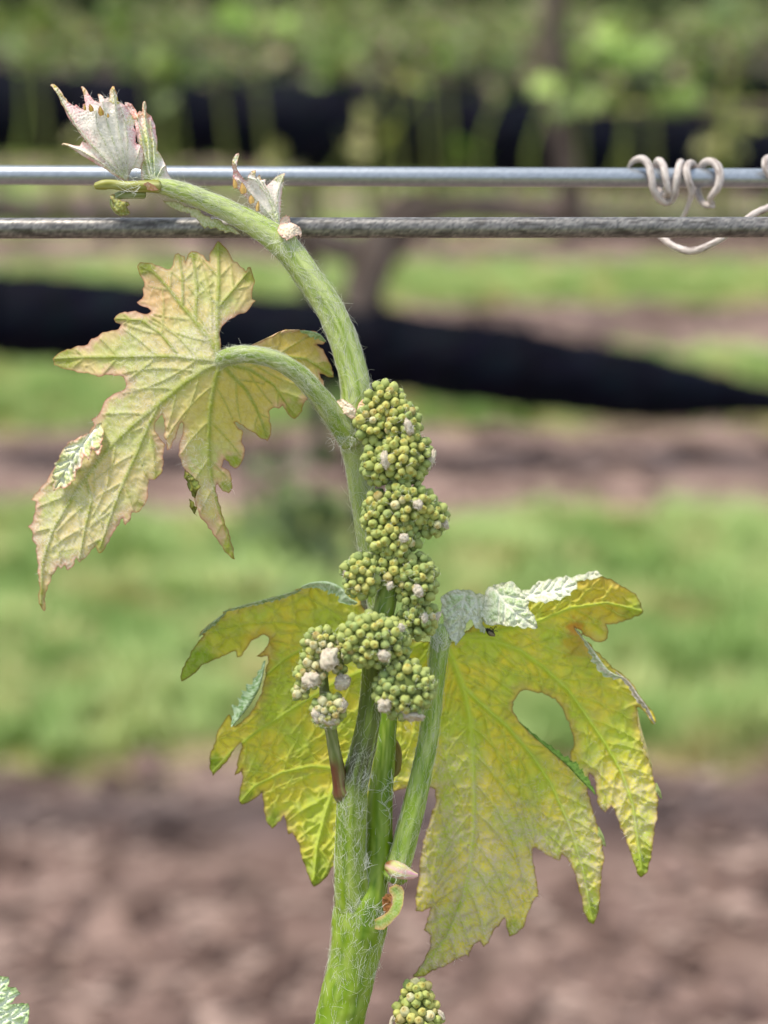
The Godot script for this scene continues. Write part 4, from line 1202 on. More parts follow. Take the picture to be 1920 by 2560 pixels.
	var hp := commit("hairs", hb, org, hair_mat, vine)
	hp.set_meta("kind", "stuff")
	# old wood under the frame
	b = MB.new()
	var bn := noise(171, 1.0, 4)
	var bark := func(s: float, th: float) -> float: return 1.0 + 0.22 * bn.get_noise_3d(cos(th) * 2.0, sin(th) * 2.0, s * 30.0)
	var barkc := func(s: float, th: float, _d: Vector3) -> Color: return mixc(C(96, 78, 66), C(140, 122, 110), 0.5 + bn.get_noise_3d(cos(th) * 5.0, sin(th) * 5.0, s * 25.0))
	tube(b, [[org + Vector3(0.62, -0.005, 0.01), 0.007], [org + Vector3(0.25, 0.0, 0.0), 0.009], [org, 0.011], [org + Vector3(-0.3, -0.01, 0.0), 0.013], [org + Vector3(-0.42, -0.05, 0.0), 0.018], [Vector3(org.x - 0.45, 0.5, org.z), 0.021], [Vector3(org.x - 0.46, -0.03, org.z), 0.028]], 0.02, 18, bark, barkc)
	var bm := vmat(0.9)
	commit("old_wood", b, org, bm, vine)

func build_neighbours() -> void:
	# flower cluster reaching up from below, and the leaf corner
	var org := P(1043, 2700, 2.0)
	var fc := thing("flower_cluster", "pale green grape flower cluster tip standing alone below the large leaf's lowest point", "flower cluster", org)
	var top := [5.0, 4.0, 0.2, 1.6, 1.2]
	flower_cluster(fc, org, [[1043, 2486, 0.0, 36, 36, 36, top, 0], [1043, 2540, 0.0, 56, 54, 54, top, 0], [1040, 2610, 0.0, 70, 66, 66, top, 0]], 12.5, 90, 311)
	wool_lumps(fc, org, [[992, 2540, -0.6, 6, 18], [1104, 2538, -0.8, 7, 16], [978, 2556, -0.6, 6, 18], [1046, 2486, -1.6, 6, 7]])
	var b := MB.new()
	stem_tube(b, [[1043, 2520, 0, 16], [1043, 2620, 0, 22], [1030, 2720, 1.0, 24], [980, 2800, 1.0, 26], [860, 2860, 0.5, 28]], 181, C(120, 146, 60), C(100, 126, 54), C(170, 180, 130), 0.02)
	commit("flower_stalk", b, org, vmat(0.5, Color(0.1, 0.12, 0.04)), fc)
	org = P(-120, 2720, 0.0)
	var lf := thing("vine_leaf", "pale green toothed leaf with white veins poking over the brown soil", "leaf", org)
	b = MB.new()
	var Z := func(a: Array) -> PackedVector2Array: return flat(a, 0, 2350, 5.53)
	var ctrl := [[75, 2515, 0.0], [20, 2445, 0.6], [-60, 2560, -1.0], [0, 2640, -0.6], [-200, 2640, 0.0], [-40, 2480, -0.6], [-230, 2480, 1.0]]
	blade(b, Z.call([-700, 300, -400, 360, -150, 470, 0, 492, 60, 498, 120, 518, 130, 560, 118, 600, 95, 640, 150, 655, 225, 665, 270, 710, 294, 742, 265, 770, 215, 790, 190, 830, 160, 860, 110, 885, 200, 880, 300, 875, 380, 882, 425, 925, 415, 990, 400, 1060, 390, 1120, 370, 1180, 330, 1300, 250, 1420, 100, 1600, -200, 1750, -500, 1800, -900, 1700, -1200, 1500, -1300, 900, -1100, 500]), [], [[Z.call([-700, 1500, -300, 1300, 0, 1130, 200, 1060, 420, 930]), 8.0, 4.0], [Z.call([-700, 1450, -300, 1050, 0, 900, 150, 800, 290, 740]), 7.0, 3.5], [Z.call([-700, 1400, -400, 900, -150, 700, 0, 620, 110, 540]), 7.0, 3.5], [Z.call([-700, 1500, -200, 1500, 200, 1400, 350, 1180]), 7.0, 3.5]], ctrl, {"seed": 95, "h": 2.5, "sec": 30.0, "secw": 3.5, "secamp": 0.8, "ret_f": 0.05, "ret_h": -0.25, "puck": -0.4, "vein_h": -0.25, "rough_h": 0.1, "wave": 0.2, "base_a": C(150, 186, 104), "base_b": C(178, 202, 142), "vein_c": C(232, 238, 226), "line_amt": 0.2, "edge_c": C(96, 120, 54), "edge_amt": 0.6, "hair_c": C(232, 238, 226), "hair": 0.3})
	commit("blade", b, org, vmat(0.6, Color(0.5, 0.55, 0.3)), lf)
	b = MB.new()
	stem_tube(b, [[-126, 2621, -0.4, 16], [-160, 2680, 0, 20], [-210, 2760, 0.4, 22], [-300, 2900, 1.0, 24], [-380, 3200, 1.5, 27], [-400, 3600, 1.0, 30], [-400, 3950, 0.0, 34]], 183, C(130, 156, 70), C(110, 136, 60), C(180, 192, 140), 0.02)
	commit("petiole", b, org, vmat(0.5, Color(0.1, 0.12, 0.04)), lf)
	# small dark insect
	org = P(1226, 1580, 3.0)
	var bug := thing("insect", "tiny dark insect on the yellow blade under the folded white lobes", "insect", org)
	var bm := vmat(0.35)
	b = MB.new()
	var dk := func(_s, _t, _d): return Color(0.02, 0.016, 0.012)
	var one := func(_s, _t): return 1.0
	tube(b, hpath([[1217, 1573, 2.7, 4], [1222, 1578, 2.6, 7], [1228, 1583, 2.6, 8], [1236, 1587, 2.8, 3]]), PX(2), 12, one, dk)
	commit("body", b, org, bm, bug)
	b = MB.new()
	var wg := func(_s, _t, _d): return Color(0.16, 0.13, 0.09)
	tube(b, hpath([[1222, 1580, 2.1, 3], [1229, 1586, 2.1, 5], [1237, 1589, 2.3, 2]]), PX(2), 10, one, wg)
	commit("wing", b, org, bm, bug)
	for l in [[[1224, 1576], [1226, 1569], [1231, 1572], [1234, 1578]], [[1228, 1578], [1235, 1572], [1238, 1567], [1242, 1568]], [[1230, 1580], [1238, 1577], [1244, 1578]], [[1218, 1574], [1212, 1570], [1208, 1573]]]:
		b = MB.new()
		var a := []
		for k in l.size():
			a.append([l[k][0], l[k][1], 2.6 + 0.5 * k / l.size(), 0.9])
		tube(b, hpath(a), PX(2), 6, one, dk)
		commit("leg", b, org, bm, bug)

# ---------------------------------------------------------------- wires and the dried tendril
func build_wires() -> void:
	var defs := [
		["weathered grey galvanised trellis wire crossing just behind the curved shoot", [570.5, 568.0], 3.4, 25.5, 31, 0.45],
		["smooth bright galvanised trellis wire with dry tendril coils wound round it", [438.0, 445.5], 22.0, 23.5, 32, 0.75]]
	for d in defs:
		var y0: float = d[1][0]
		var sl: float = (d[1][1] - y0) / 1920.0
		var org := P(960, y0 + sl * 960.0, d[2])
		var w := thing("trellis_wire", d[0], "wire", org, "trellis wires")
		var b := MB.new()
		var n1 := noise(d[4], 1.0, 4)
		var n2 := noise(d[4] + 9, 1.0, 3)
		var rough: bool = d[5] < 0.5
		var shape := func(s: float, th: float) -> float:
			return 1.0 + (0.02 if rough else 0.006) * n1.get_noise_3d(cos(th) * 2.5, sin(th) * 2.5, s * 1400.0)
		var tint := func(s: float, th: float, _dir: Vector3) -> Color:
			var a := n1.get_noise_3d(cos(th) * 3.0, sin(th) * 3.0, s * 900.0)
			var c := n2.get_noise_3d(cos(th) * 1.4, sin(th) * 1.4, s * 260.0)
			var e := n2.get_noise_3d(cos(th) * 5.0, sin(th) * 5.0, s * 2600.0)
			if rough:
				var k := mixc(C(88, 87, 88), C(146, 143, 140), 0.45 + a * 0.8 + e * 0.7)
				k = mixc(k, C(60, 57, 56), sstep(0.1, 0.5, c + e * 0.35) * 0.8)
				return mixc(k, C(132, 74, 50), sstep(0.0, 0.06, s - 0.1245) * sstep(-0.1, 0.3, a + 0.1))
			return mixc(C(144, 152, 162), C(174, 181, 190), 0.5 + a * 0.6 + e * 0.5)
		var a := []
		for k in 13:
			var px := -700.0 + k * 275.0
			a.append([P(px, y0 + sl * px, d[2]), PX(d[3], d[2])])
		tube(b, a, PX(6), 28, shape, tint, false, false)
		for side in [[-700.0, -32000.0], [2600.0, 32000.0]]:
			var e := [[P(side[0], y0 + sl * side[0], d[2]), PX(d[3], d[2])], [P(side[1], y0 + sl * side[1], d[2]), PX(d[3], d[2])]]
			tube(b, e, 0.2, 14, func(_s, _t): return 1.0, func(_s, _t, _d): return C(140, 142, 146), false, true)
		var m := vmat(0.42 if rough else 0.38, Color(0, 0, 0), 0.5)
		m.metallic = d[5]
		if not rough:
			m.roughness = 0.36
		commit("strand", b, org, m, w)
	# dried tendril
	var T := func(a: Array) -> Array:
		var out := []
		for p in a:
			out.append([1500.0 + p[0] / 3.95, 350.0 + p[1] / 3.95, p[2], p[3] * 0.96])
		return out
	var org2 := P(1680, 420, 22)
	var td := thing("dried_tendril", "dry whitish tendril curled in loops round the smooth trellis wire", "tendril", org2)
	var tm := vmat(0.65, Color(0.1, 0.09, 0.08), 0.35)
	var runs := [
		[[285, 268, 22.6, 4], [320, 215, 21.5, 7], [375, 188, 20.6, 9], [430, 192, 20.0, 10], [480, 250, 19.6, 10], [505, 360, 19.4, 10], [525, 470, 19.6, 10], [580, 575, 20.4, 10], [650, 618, 21.4, 10], [715, 590, 21.2, 10], [745, 490, 20.2, 10], [765, 350, 19.6, 10], [785, 240, 20.4, 9], [800, 225, 23.0, 9], [790, 300, 25.4, 8]],
		[[545, 290, 24.8, 8], [560, 225, 23.0, 9], [590, 208, 21.0, 10], [625, 260, 19.8, 10], [650, 380, 19.5, 10], [672, 500, 20.0, 9], [655, 548, 21.4, 9], [610, 540, 24.0, 8], [580, 450, 25.4, 7]],
		[[945, 270, 24.6, 7], [915, 232, 22.4, 8], [875, 235, 20.6, 9], [855, 300, 19.6, 10], [875, 400, 19.5, 10], [905, 500, 20.0, 9], [890, 590, 20.8, 7], [855, 690, 21.6, 6], [820, 760, 22.4, 6], [780, 850, 22.6, 6], [700, 930, 21.0, 8], [640, 965, 18.0, 9]],
		[[1125, 660, 21.0, 5], [1095, 650, 21.4, 7], [1040, 640, 22.0, 9], [990, 590, 22.8, 9], [965, 500, 24.0, 9], [960, 400, 25.0, 9], [985, 300, 23.4, 9], [1030, 230, 21.8, 10], [1095, 212, 20.4, 10], [1160, 260, 19.6, 11], [1185, 360, 19.4, 11], [1160, 470, 19.6, 10], [1110, 540, 20.2, 9], [1085, 590, 20.8, 7], [1120, 640, 21.2, 6]],
		[[560, 930, 16.0, 6], [620, 970, 15.0, 8], [720, 1045, 13.6, 9], [850, 1095, 12.6, 10], [960, 1090, 12.2, 10], [1080, 1040, 12.0, 9], [1200, 975, 12.0, 9], [1330, 880, 12.2, 8], [1460, 770, 12.6, 8], [1560, 710, 12.8, 9], [1660, 670, 12.6, 9], [1780, 620, 12.8, 8], [1900, 520, 15.0, 8], [1800, 330, 20.0, 8], [1700, 190, 21.0, 8], [1640, 190, 20.0, 9], [1630, 260, 19.5, 9], [1665, 340, 19.6, 8], [1750, 420, 20.0, 7]]]
	var tn := noise(401, 1.0, 3)
	for r in runs:
		var b := MB.new()
		var sh := func(s: float, th: float) -> float: return 1.0 + 0.12 * tn.get_noise_3d(cos(th) * 1.5, sin(th) * 1.5, s * 900.0)
		var ti := func(s: float, th: float, _d: Vector3) -> Color:
			var k := mixc(C(168, 158, 154), C(212, 204, 200), 0.5 + tn.get_noise_3d(cos(th) * 3.0, sin(th) * 3.0, s * 500.0))
			return mixc(k, C(92, 70, 60), sstep(0.15, 0.5, tn.get_noise_3d(cos(th) * 2.0 + 9.0, sin(th) * 2.0, s * 240.0)) * 0.7)
		tube(b, hpath(T.call(r)), PX(3), 16, sh, ti)
		commit("coil", b, org2, tm, td)

# ---------------------------------------------------------------- vineyard behind
const ROWS := [2.40, 4.62, 6.84, 9.06, 11.3, 13.5, 15.7, 17.9]
var soil_n: FastNoiseLite
var soil_f: FastNoiseLite

const BARE := [[-2.0, 2.66], [4.12, 5.04], [6.25, 7.3], [8.5, 9.6], [10.7, 11.9], [12.9, 14.1], [15.1, 16.3], [17.3, 18.5]]

func soil_at(d: float, x: float) -> float:
	# 1 = bare strip under a row, 0 = grass
	var best := -9.0
	for r in BARE:
		best = maxf(best, minf(d - r[0], r[1] - d))
	best += 0.13 * soil_n.get_noise_2d(x * 2.0, d * 2.0) + 0.05 * soil_f.get_noise_2d(x, d)
	return sstep(-0.09, 0.09, best)

func soil_h(x: float, d: float) -> float:
	return 0.035 * soil_n.get_noise_2d(x * 4.0, d * 4.0) + 0.014 * soil_f.get_noise_2d(x, d)

func build_ground() -> void:
	soil_n = noise(501, 1.0, 3)
	soil_f = noise(502, 9.0, 3)
	var b := MB.new()
	var xs := []
	for k in 181:
		var t := (k - 90) / 90.0
		xs.append(sinh(t * 4.2) / sinh(4.2) * 60.0 + t * 3.0)
	var ds := []
	var d := -14.0
	while d < 110.0:
		ds.append(d)
		var gap := 0.03
		if d < 1.0:
			gap = 0.03 + (1.0 - d) * 0.3
		elif d > 6.0:
			gap = 0.03 + (d - 6.0) * 0.05
		d += gap
	var pts := PackedVector3Array()
	var cols := PackedColorArray()
	var c1 := noise(503, 3.0, 4)
	var c2 := noise(504, 0.9, 3)
	for dd in ds:
		for x in xs:
			var s := soil_at(dd, x)
			pts.append(Vector3(x, soil_h(x, dd) * (0.4 + 0.6 * s) - 0.01 * (1.0 - s), -dd))
			var m := c1.get_noise_2d(x * 0.7, dd * 2.2)
			var l := c2.get_noise_2d(x, dd * 1.6)
			var so := mixc(C(102, 84, 78), C(150, 129, 121), 0.55 + m * 1.2 + l * 0.7)
			so = mixc(so, C(62, 51, 48), sstep(0.06, 0.4, c1.get_noise_2d(x * 1.6 + 40.0, dd * 2.6)))
			var gr := mixc(C(120, 140, 70), C(156, 148, 100), 0.45 + m + l)
			cols.append(mixc(gr, so, s))
	# du runs to +x, dv runs to -z: their cross product points up
	grid_to(b, pts, cols, xs.size(), ds.size(), false)
	var o := put("ground", b.mesh(), vmat(0.95, Color(0, 0, 0), 0.2), self)
	o.set_meta("kind", "structure")
	# grass between the rows
	var tuft := MB.new()
	var r2 := RandomNumberGenerator.new()
	r2.seed = 77
	for k in 9:
		var a := r2.randf() * TAU
		var root := Vector3(r2.randf_range(-0.02, 0.02), 0, r2.randf_range(-0.02, 0.02))
		var lean := Vector3(cos(a), 0, sin(a)) * r2.randf_range(0.01, 0.04)
		var h := r2.randf_range(0.035, 0.08)
		var w := Vector3(-sin(a), 0, cos(a)) * r2.randf_range(0.0015, 0.0032)
		var q := [root - w, root + w, root + lean * 0.4 + Vector3(0, h * 0.6, 0) - w * 0.8, root + lean * 0.4 + Vector3(0, h * 0.6, 0) + w * 0.8, root + lean + Vector3(0, h, 0)]
		var nb := tuft.v.size()
		var nn := (w.normalized().cross(Vector3.UP) + Vector3.UP).normalized()
		for p in q:
			tuft.v.append(p)
			tuft.n.append(nn)
			tuft.c.append(Color(1, 1, 1))
		tuft.i.append_array(PackedInt32Array([nb, nb + 2, nb + 1, nb + 1, nb + 2, nb + 3, nb + 2, nb + 4, nb + 3]))
	var spots_g := []
	var cn := noise(505, 1.6, 3)
	var cn2 := noise(506, 5.0, 2)
	var total := 68000
	while spots_g.size() < total:
		var t := r2.randf()
		var dd := 0.7 + 17.0 * t * t
		var half := 0.7 + dd * 0.62
		var x := r2.randf_range(-half, half)
		var s := soil_at(dd, x)
		var lim := 0.92 if s < 0.5 else 0.5 if s < 0.8 else 0.0
		if r2.randf() > lim or (s < 0.5 and cn.get_noise_2d(x * 2.0, dd * 2.0) < -0.34):
			continue
		spots_g.append([x, dd])
	var mm := MultiMesh.new()
	mm.transform_format = MultiMesh.TRANSFORM_3D
	mm.use_colors = true
	mm.mesh = tuft.mesh()
	mm.instance_count = total
	for k in total:
		var x: float = spots_g[k][0]
		var dd: float = spots_g[k][1]
		var sc := r2.randf_range(0.6, 1.35) * (1.0 + 0.5 * cn.get_noise_2d(x * 1.5, dd * 1.5))
		sc *= 1.0 - 0.6 * sstep(0.03, 0.3, soil_at(dd, x))
		var bs := Basis(Vector3.UP, r2.randf() * TAU).scaled(Vector3(sc * 1.3, sc * 0.85, sc * 1.3))
		mm.set_instance_transform(k, Transform3D(bs, Vector3(x, soil_h(x, dd) * 0.4 - 0.008, -dd)))
		var c := mixc(C(114, 146, 78), C(170, 192, 128), 0.5 + cn.get_noise_2d(x, dd) * 1.1 + r2.randfn() * 0.2)
		c = mixc(c, C(186, 178, 128), sstep(0.1, 0.5, cn2.get_noise_2d(x * 0.6, dd)) * 0.8)
		c = mixc(c, C(206, 188, 150), sstep(0.02, 0.4, soil_at(dd, x)) * r2.randf_range(0.5, 1.0))
		mm.set_instance_color(k, c)
	var gi := MultiMeshInstance3D.new()
	gi.name = "grass"
	gi.multimesh = mm
	gi.material_override = vmat(0.6, Color(0.5, 0.5, 0.25), 0.3)
	gi.set_meta("kind", "stuff")
	gi.set_meta("label", "short green grass growing between the vine rows")
	gi.set_meta("category", "grass")
	add_child(gi)
	# dry bits and clods on the bare strips
	var chip := MB.new()
	var cp := PackedVector3Array()
	var cc := PackedColorArray()
	for j in 5:
		var f := PI * (1.0 - j / 4.0)
		for k in 7:
			var th := -TAU * k / 7.0
			var u := Vector3(sin(f) * cos(th), cos(f) * 0.5, sin(f) * sin(th))
			cp.append(u * (1.0 + 0.3 * cn2.get_noise_3dv(u * 0.3)))
			cc.append(Color(1, 1, 1))
	grid_to(chip, cp, cc, 7, 5, true)
	var lm := MultiMesh.new()
	lm.transform_format = MultiMesh.TRANSFORM_3D
	lm.use_colors = true
	lm.mesh = chip.mesh()
	var lp := []
	while lp.size() < 13000:
		var t := r2.randf()
		var dd := 1.7 + 8.0 * t * t
		var half := 0.7 + dd * 0.5
		var x := r2.randf_range(-half, half)
		if soil_at(dd, x) < 0.6:
			continue
		lp.append([x, dd])
	lm.instance_count = lp.size()
	for k in lp.size():
		var x: float = lp[k][0]
		var dd: float = lp[k][1]
		var big := r2.randf() < 0.12
		var sc := r2.randf_range(0.014, 0.042) if big else r2.randf_range(0.004, 0.011)
		var ln := 1.0 if big else r2.randf_range(1.0, 3.6)
		var bs := Basis(Vector3.UP, r2.randf_range(-0.5, 0.9)).scaled_local(Vector3(sc * ln, sc * (0.8 if big else 0.4), sc))
		lm.set_instance_transform(k, Transform3D(bs, Vector3(x, soil_h(x, dd) + sc * 0.2, -dd)))
		var c := mixc(C(98, 79, 73), C(178, 156, 146), r2.randf())
		if big:
			c = mixc(C(84, 68, 63), C(130, 109, 102), r2.randf())
		lm.set_instance_color(k, c)
	var li := MultiMeshInstance3D.new()
	li.name = "litter"
	li.multimesh = lm
	li.material_override = vmat(0.9, Color(0, 0, 0), 0.2)
	li.set_meta("kind", "stuff")
	li.set_meta("label", "brown clods and dry twigs scattered on the bare strips under the vines")
	li.set_meta("category", "litter")
	add_child(li)

func add_leaf(b: MB, at: Vector3, size: float, c: Color, r: RandomNumberGenerator) -> void:
	var n := Vector3(r.randf_range(-0.8, 0.8), r.randf_range(0.1, 1.0), r.randf_range(-0.5, 0.9)).normalized()
	var t := n.cross(Vector3(r.randfn(), r.randfn(), r.randfn())).normalized()
	var s := n.cross(t)
	var base := b.v.size()
	var rim := [0.25, 0.75, 0.6, 0.95, 0.62, 1.1, 0.62, 0.95, 0.6, 0.75]
	b.v.append(at)
	b.n.append(n)
	b.c.append(c)
	for k in 10:
		var a := TAU * k / 10.0
		b.v.append(at + (t * cos(a) + s * sin(a)) * size * rim[k] * 0.55 + n * size * 0.12 * (0.5 - absf(sin(a))))
		b.n.append((n + (t * cos(a) + s * sin(a)) * 0.2).normalized())
		b.c.append(c)
	for k in 10:
		b.i.append_array(PackedInt32Array([base, base + 1 + (k + 1) % 10, base + 1 + k]))

func build_vine(x: float, d: float, sd: int, label: String, group: String, fine: bool, dense: float, arm: float, lush: Color) -> void:
	var r := RandomNumberGenerator.new()
	r.seed = sd
	var v := thing("background_vine", label, "vine", Vector3(x, 0, -d), group)
	var bn := noise(sd, 1.0, 4)
	var bark := func(s: float, th: float) -> float: return 1.0 + 0.28 * bn.get_noise_3d(cos(th) * 1.6, sin(th) * 1.6, s * 14.0)
	var barkc := func(s: float, th: float, _d: Vector3) -> Color: return mixc(C(58, 49, 45), C(128, 116, 109), 0.5 + bn.get_noise_3d(cos(th) * 4.0, sin(th) * 4.0, s * 14.0) * 1.2)
	var bm := vmat(0.95, Color(0, 0, 0), 0.2)
	var ring := 14 if fine else 8
	var b := MB.new()
	var w := func() -> float: return r.randf_range(-0.03, 0.03)
	tube(b, [[Vector3(w.call(), -0.05, 0), 0.034], [Vector3(w.call(), 0.3, w.call()), 0.027], [Vector3(w.call(), 0.65, w.call()), 0.026], [Vector3(0.005, 0.9, w.call()), 0.028], [Vector3(0.06, 1.02, 0), 0.034], [Vector3(0.1, 1.06, 0), 0.02]], 0.03 if fine else 0.12, ring, bark, barkc)
	put("trunk", b.mesh(), bm, v)
	for side in [-1.0, 1.0]:
		b = MB.new()
		tube(b, [[Vector3(0, 0.98, 0), 0.024], [Vector3(side * 0.15, 1.03 + w.call() * 0.6, w.call()), 0.021], [Vector3(side * arm * 0.6, 1.03 + w.call() * 0.6, w.call()), 0.019], [Vector3(side * arm, 1.03 + w.call() * 0.6, 0), 0.014]], 0.03 if fine else 0.12, ring, bark, barkc)
		put("cordon", b.mesh(), bm, v)
	var fo := MB.new()
	var stm := vmat(0.6, Color(0.2, 0.22, 0.08))
	var x2 := -arm
	while x2 < arm:
		var h := r.randf_range(0.08, 0.36)
		var p := Vector3(x2, 1.03, 0)
		var tip := p + Vector3(r.randf_range(-0.07, 0.07), h, r.randf_range(-0.08, 0.08))
		var midp := p.lerp(tip, 0.5) + Vector3(w.call(), 0, w.call())
		var shoots := MB.new()
		if fine:
			tube(shoots, [[p, 0.004], [midp, 0.0035], [tip, 0.002]], 0.03, 6, func(_s, _t): return 1.0, func(_s, _t, _d): return C(120, 136, 62))
			put("shoot", shoots.mesh(), stm, v)
		var den := dense * (0.1 if absf(d - ROWS[0]) < 0.01 and absf(x) < 0.3 else 1.0)
		var nl := int(h * 46.0 * den * pow(r.randf(), 1.5) * 2.2)
		for k in nl:
			var t := r.randf_range(0.1, 1.05)
			var q := p.lerp(tip, t) + Vector3(r.randfn() * 0.035, r.randfn() * 0.02, r.randfn() * 0.035)
			var c := mixc(C(92, 116, 58), lush, r.randf())
			if r.randf() < 0.3:
				c = mixc(c, C(176, 150, 136), 0.7)
			add_leaf(fo, q, r.randf_range(0.035, 0.09) * (0.8 + 0.4 * (1.0 - t)), c, r)
		x2 += r.randf_range(0.07, 0.13)
	if absf(d - ROWS[0]) < 0.01 and absf(x) < 0.3:
		# a woody arm standing above the cordon and leafy suckers low on the trunk
		b = MB.new()
		tube(b, [[Vector3(0.33, 1.0, 0.0), 0.02], [Vector3(0.31, 1.12, 0.01), 0.017], [Vector3(0.285, 1.25, 0.0), 0.018], [Vector3(0.29, 1.42, -0.01), 0.014], [Vector3(0.27, 1.6, 0.0), 0.01]], 0.03, 12, bark, barkc)
		put("woody_arm", b.mesh(), bm, v)
		for cl in [[420, 160, 16, 0.05, 0], [380, 90, 10, 0.05, 0], [650, 60, 14, 0.045, 1], [560, 120, 6, 0.04, 0], [1105, 110, 14, 0.045, 1], [1050, 40, 8, 0.04, 0], [1420, 110, 18, 0.05, 1], [1530, 90, 12, 0.045, 1], [1600, 160, 8, 0.04, 0], [1150, 350, 12, 0.035, 1], [940, 260, 10, 0.03, 2], [980, 190, 9, 0.03, 2], [900, 340, 7, 0.03, 2], [700, 345, 7, 0.025, 2], [760, 400, 6, 0.02, 2], [1780, 60, 10, 0.05, 0], [1750, 330, 8, 0.03, 2], [120, 60, 12, 0.05, 0], [250, 330, 6, 0.03, 2]]:
			var cx: float = (cl[0] - 960.0) / FPX * 2.4 - x
			var cy: float = 1.34 - (cl[1] - 5.0) / FPX * 2.4
			var sb := MB.new()
			tube(sb, [[Vector3(cx + 0.02, 1.03, 0.0), 0.005], [Vector3(cx + 0.01, lerpf(1.03, cy, 0.5), 0.01), 0.004], [Vector3(cx, cy + 0.01, 0.02), 0.002]], 0.03, 6, func(_s, _t): return 1.0, func(_s, _t, _d): return C(126, 136, 74))
			put("shoot", sb.mesh(), stm, v)
			for q in maxi(4, int(cl[2] * 0.42)):
				var lc := mixc(C(84, 104, 62), C(116, 134, 84), r.randf())
				if cl[4] == 1:
					lc = mixc(C(108, 144, 58), C(156, 184, 92), r.randf())
				elif cl[4] == 2:
					lc = mixc(C(150, 156, 92), C(190, 180, 136), r.randf())
				add_leaf(fo, Vector3(cx + r.randfn() * float(cl[3]) * 0.7, cy + r.randfn() * float(cl[3]) * 0.55, 0.02 + r.randfn() * 0.03), float(cl[3]) * r.randf_range(0.7, 1.3), lc, r)
		for k in 70:
			add_leaf(fo, Vector3(-0.09 + r.randfn() * 0.045, 0.56 + r.randfn() * 0.08, 0.05 + r.randfn() * 0.03), r.randf_range(0.03, 0.06), mixc(C(84, 104, 66), C(140, 158, 110), r.randf()), r)
	put("foliage", fo.mesh(), vmat(0.5, Color(0.7, 0.75, 0.35), 0.4), v)

func build_net(d: float, zo: float, line: Array, label: String, sd: int, res: float) -> void:
	# line: [x, y, radius]
	var org := Vector3(line[0][0], line[0][1], -d + zo)
	var o := thing("rolled_bird_net", label, "bird net", org)
	var n := noise(sd, 1.0, 4)
	var b := MB.new()
	var a := []
	for p in line:
		a.append([Vector3(p[0], p[1], -d + zo), p[2]])
	var sh := func(s: float, th: float) -> float:
		return 1.0 + 0.16 * n.get_noise_3d(cos(th + s * 6.0) * 2.2, sin(th + s * 6.0) * 2.2, s * 6.0) + 0.18 * n.get_noise_1d(s * 3.0)
	var ti := func(s: float, th: float, _d: Vector3) -> Color:
		return mixc(Color(0.004, 0.0045, 0.0075), Color(0.009, 0.01, 0.017), 0.5 + n.get_noise_3d(cos(th) * 5.0, sin(th) * 5.0, s * 20.0))
	tube(b, a, res, 30, sh, ti)
	commit("roll", b, org, vmat(0.7, Color(0, 0, 0), 0.14), o)
	# ties that hold the roll under the wire
	var k := 0
	for q in range(1, line.size() - 1):
		var t := MB.new()
		var x: float = line[q][0]
		var y: float = line[q][1]
		var rr: float = line[q][2]
		var pts := []
		for e in 13:
			var th := TAU * e / 12.0
			pts.append([Vector3(x, y + cos(th) * rr * 1.12, -d + zo + sin(th) * rr * 1.12), 0.003])
		tube(t, pts, 0.02, 6, func(_s, _t): return 1.0, func(_s, _t, _d): return Color(0.006, 0.006, 0.01))
		commit("tie", t, org, vmat(0.8, Color(0, 0, 0), 0.1), o)
		k += 1

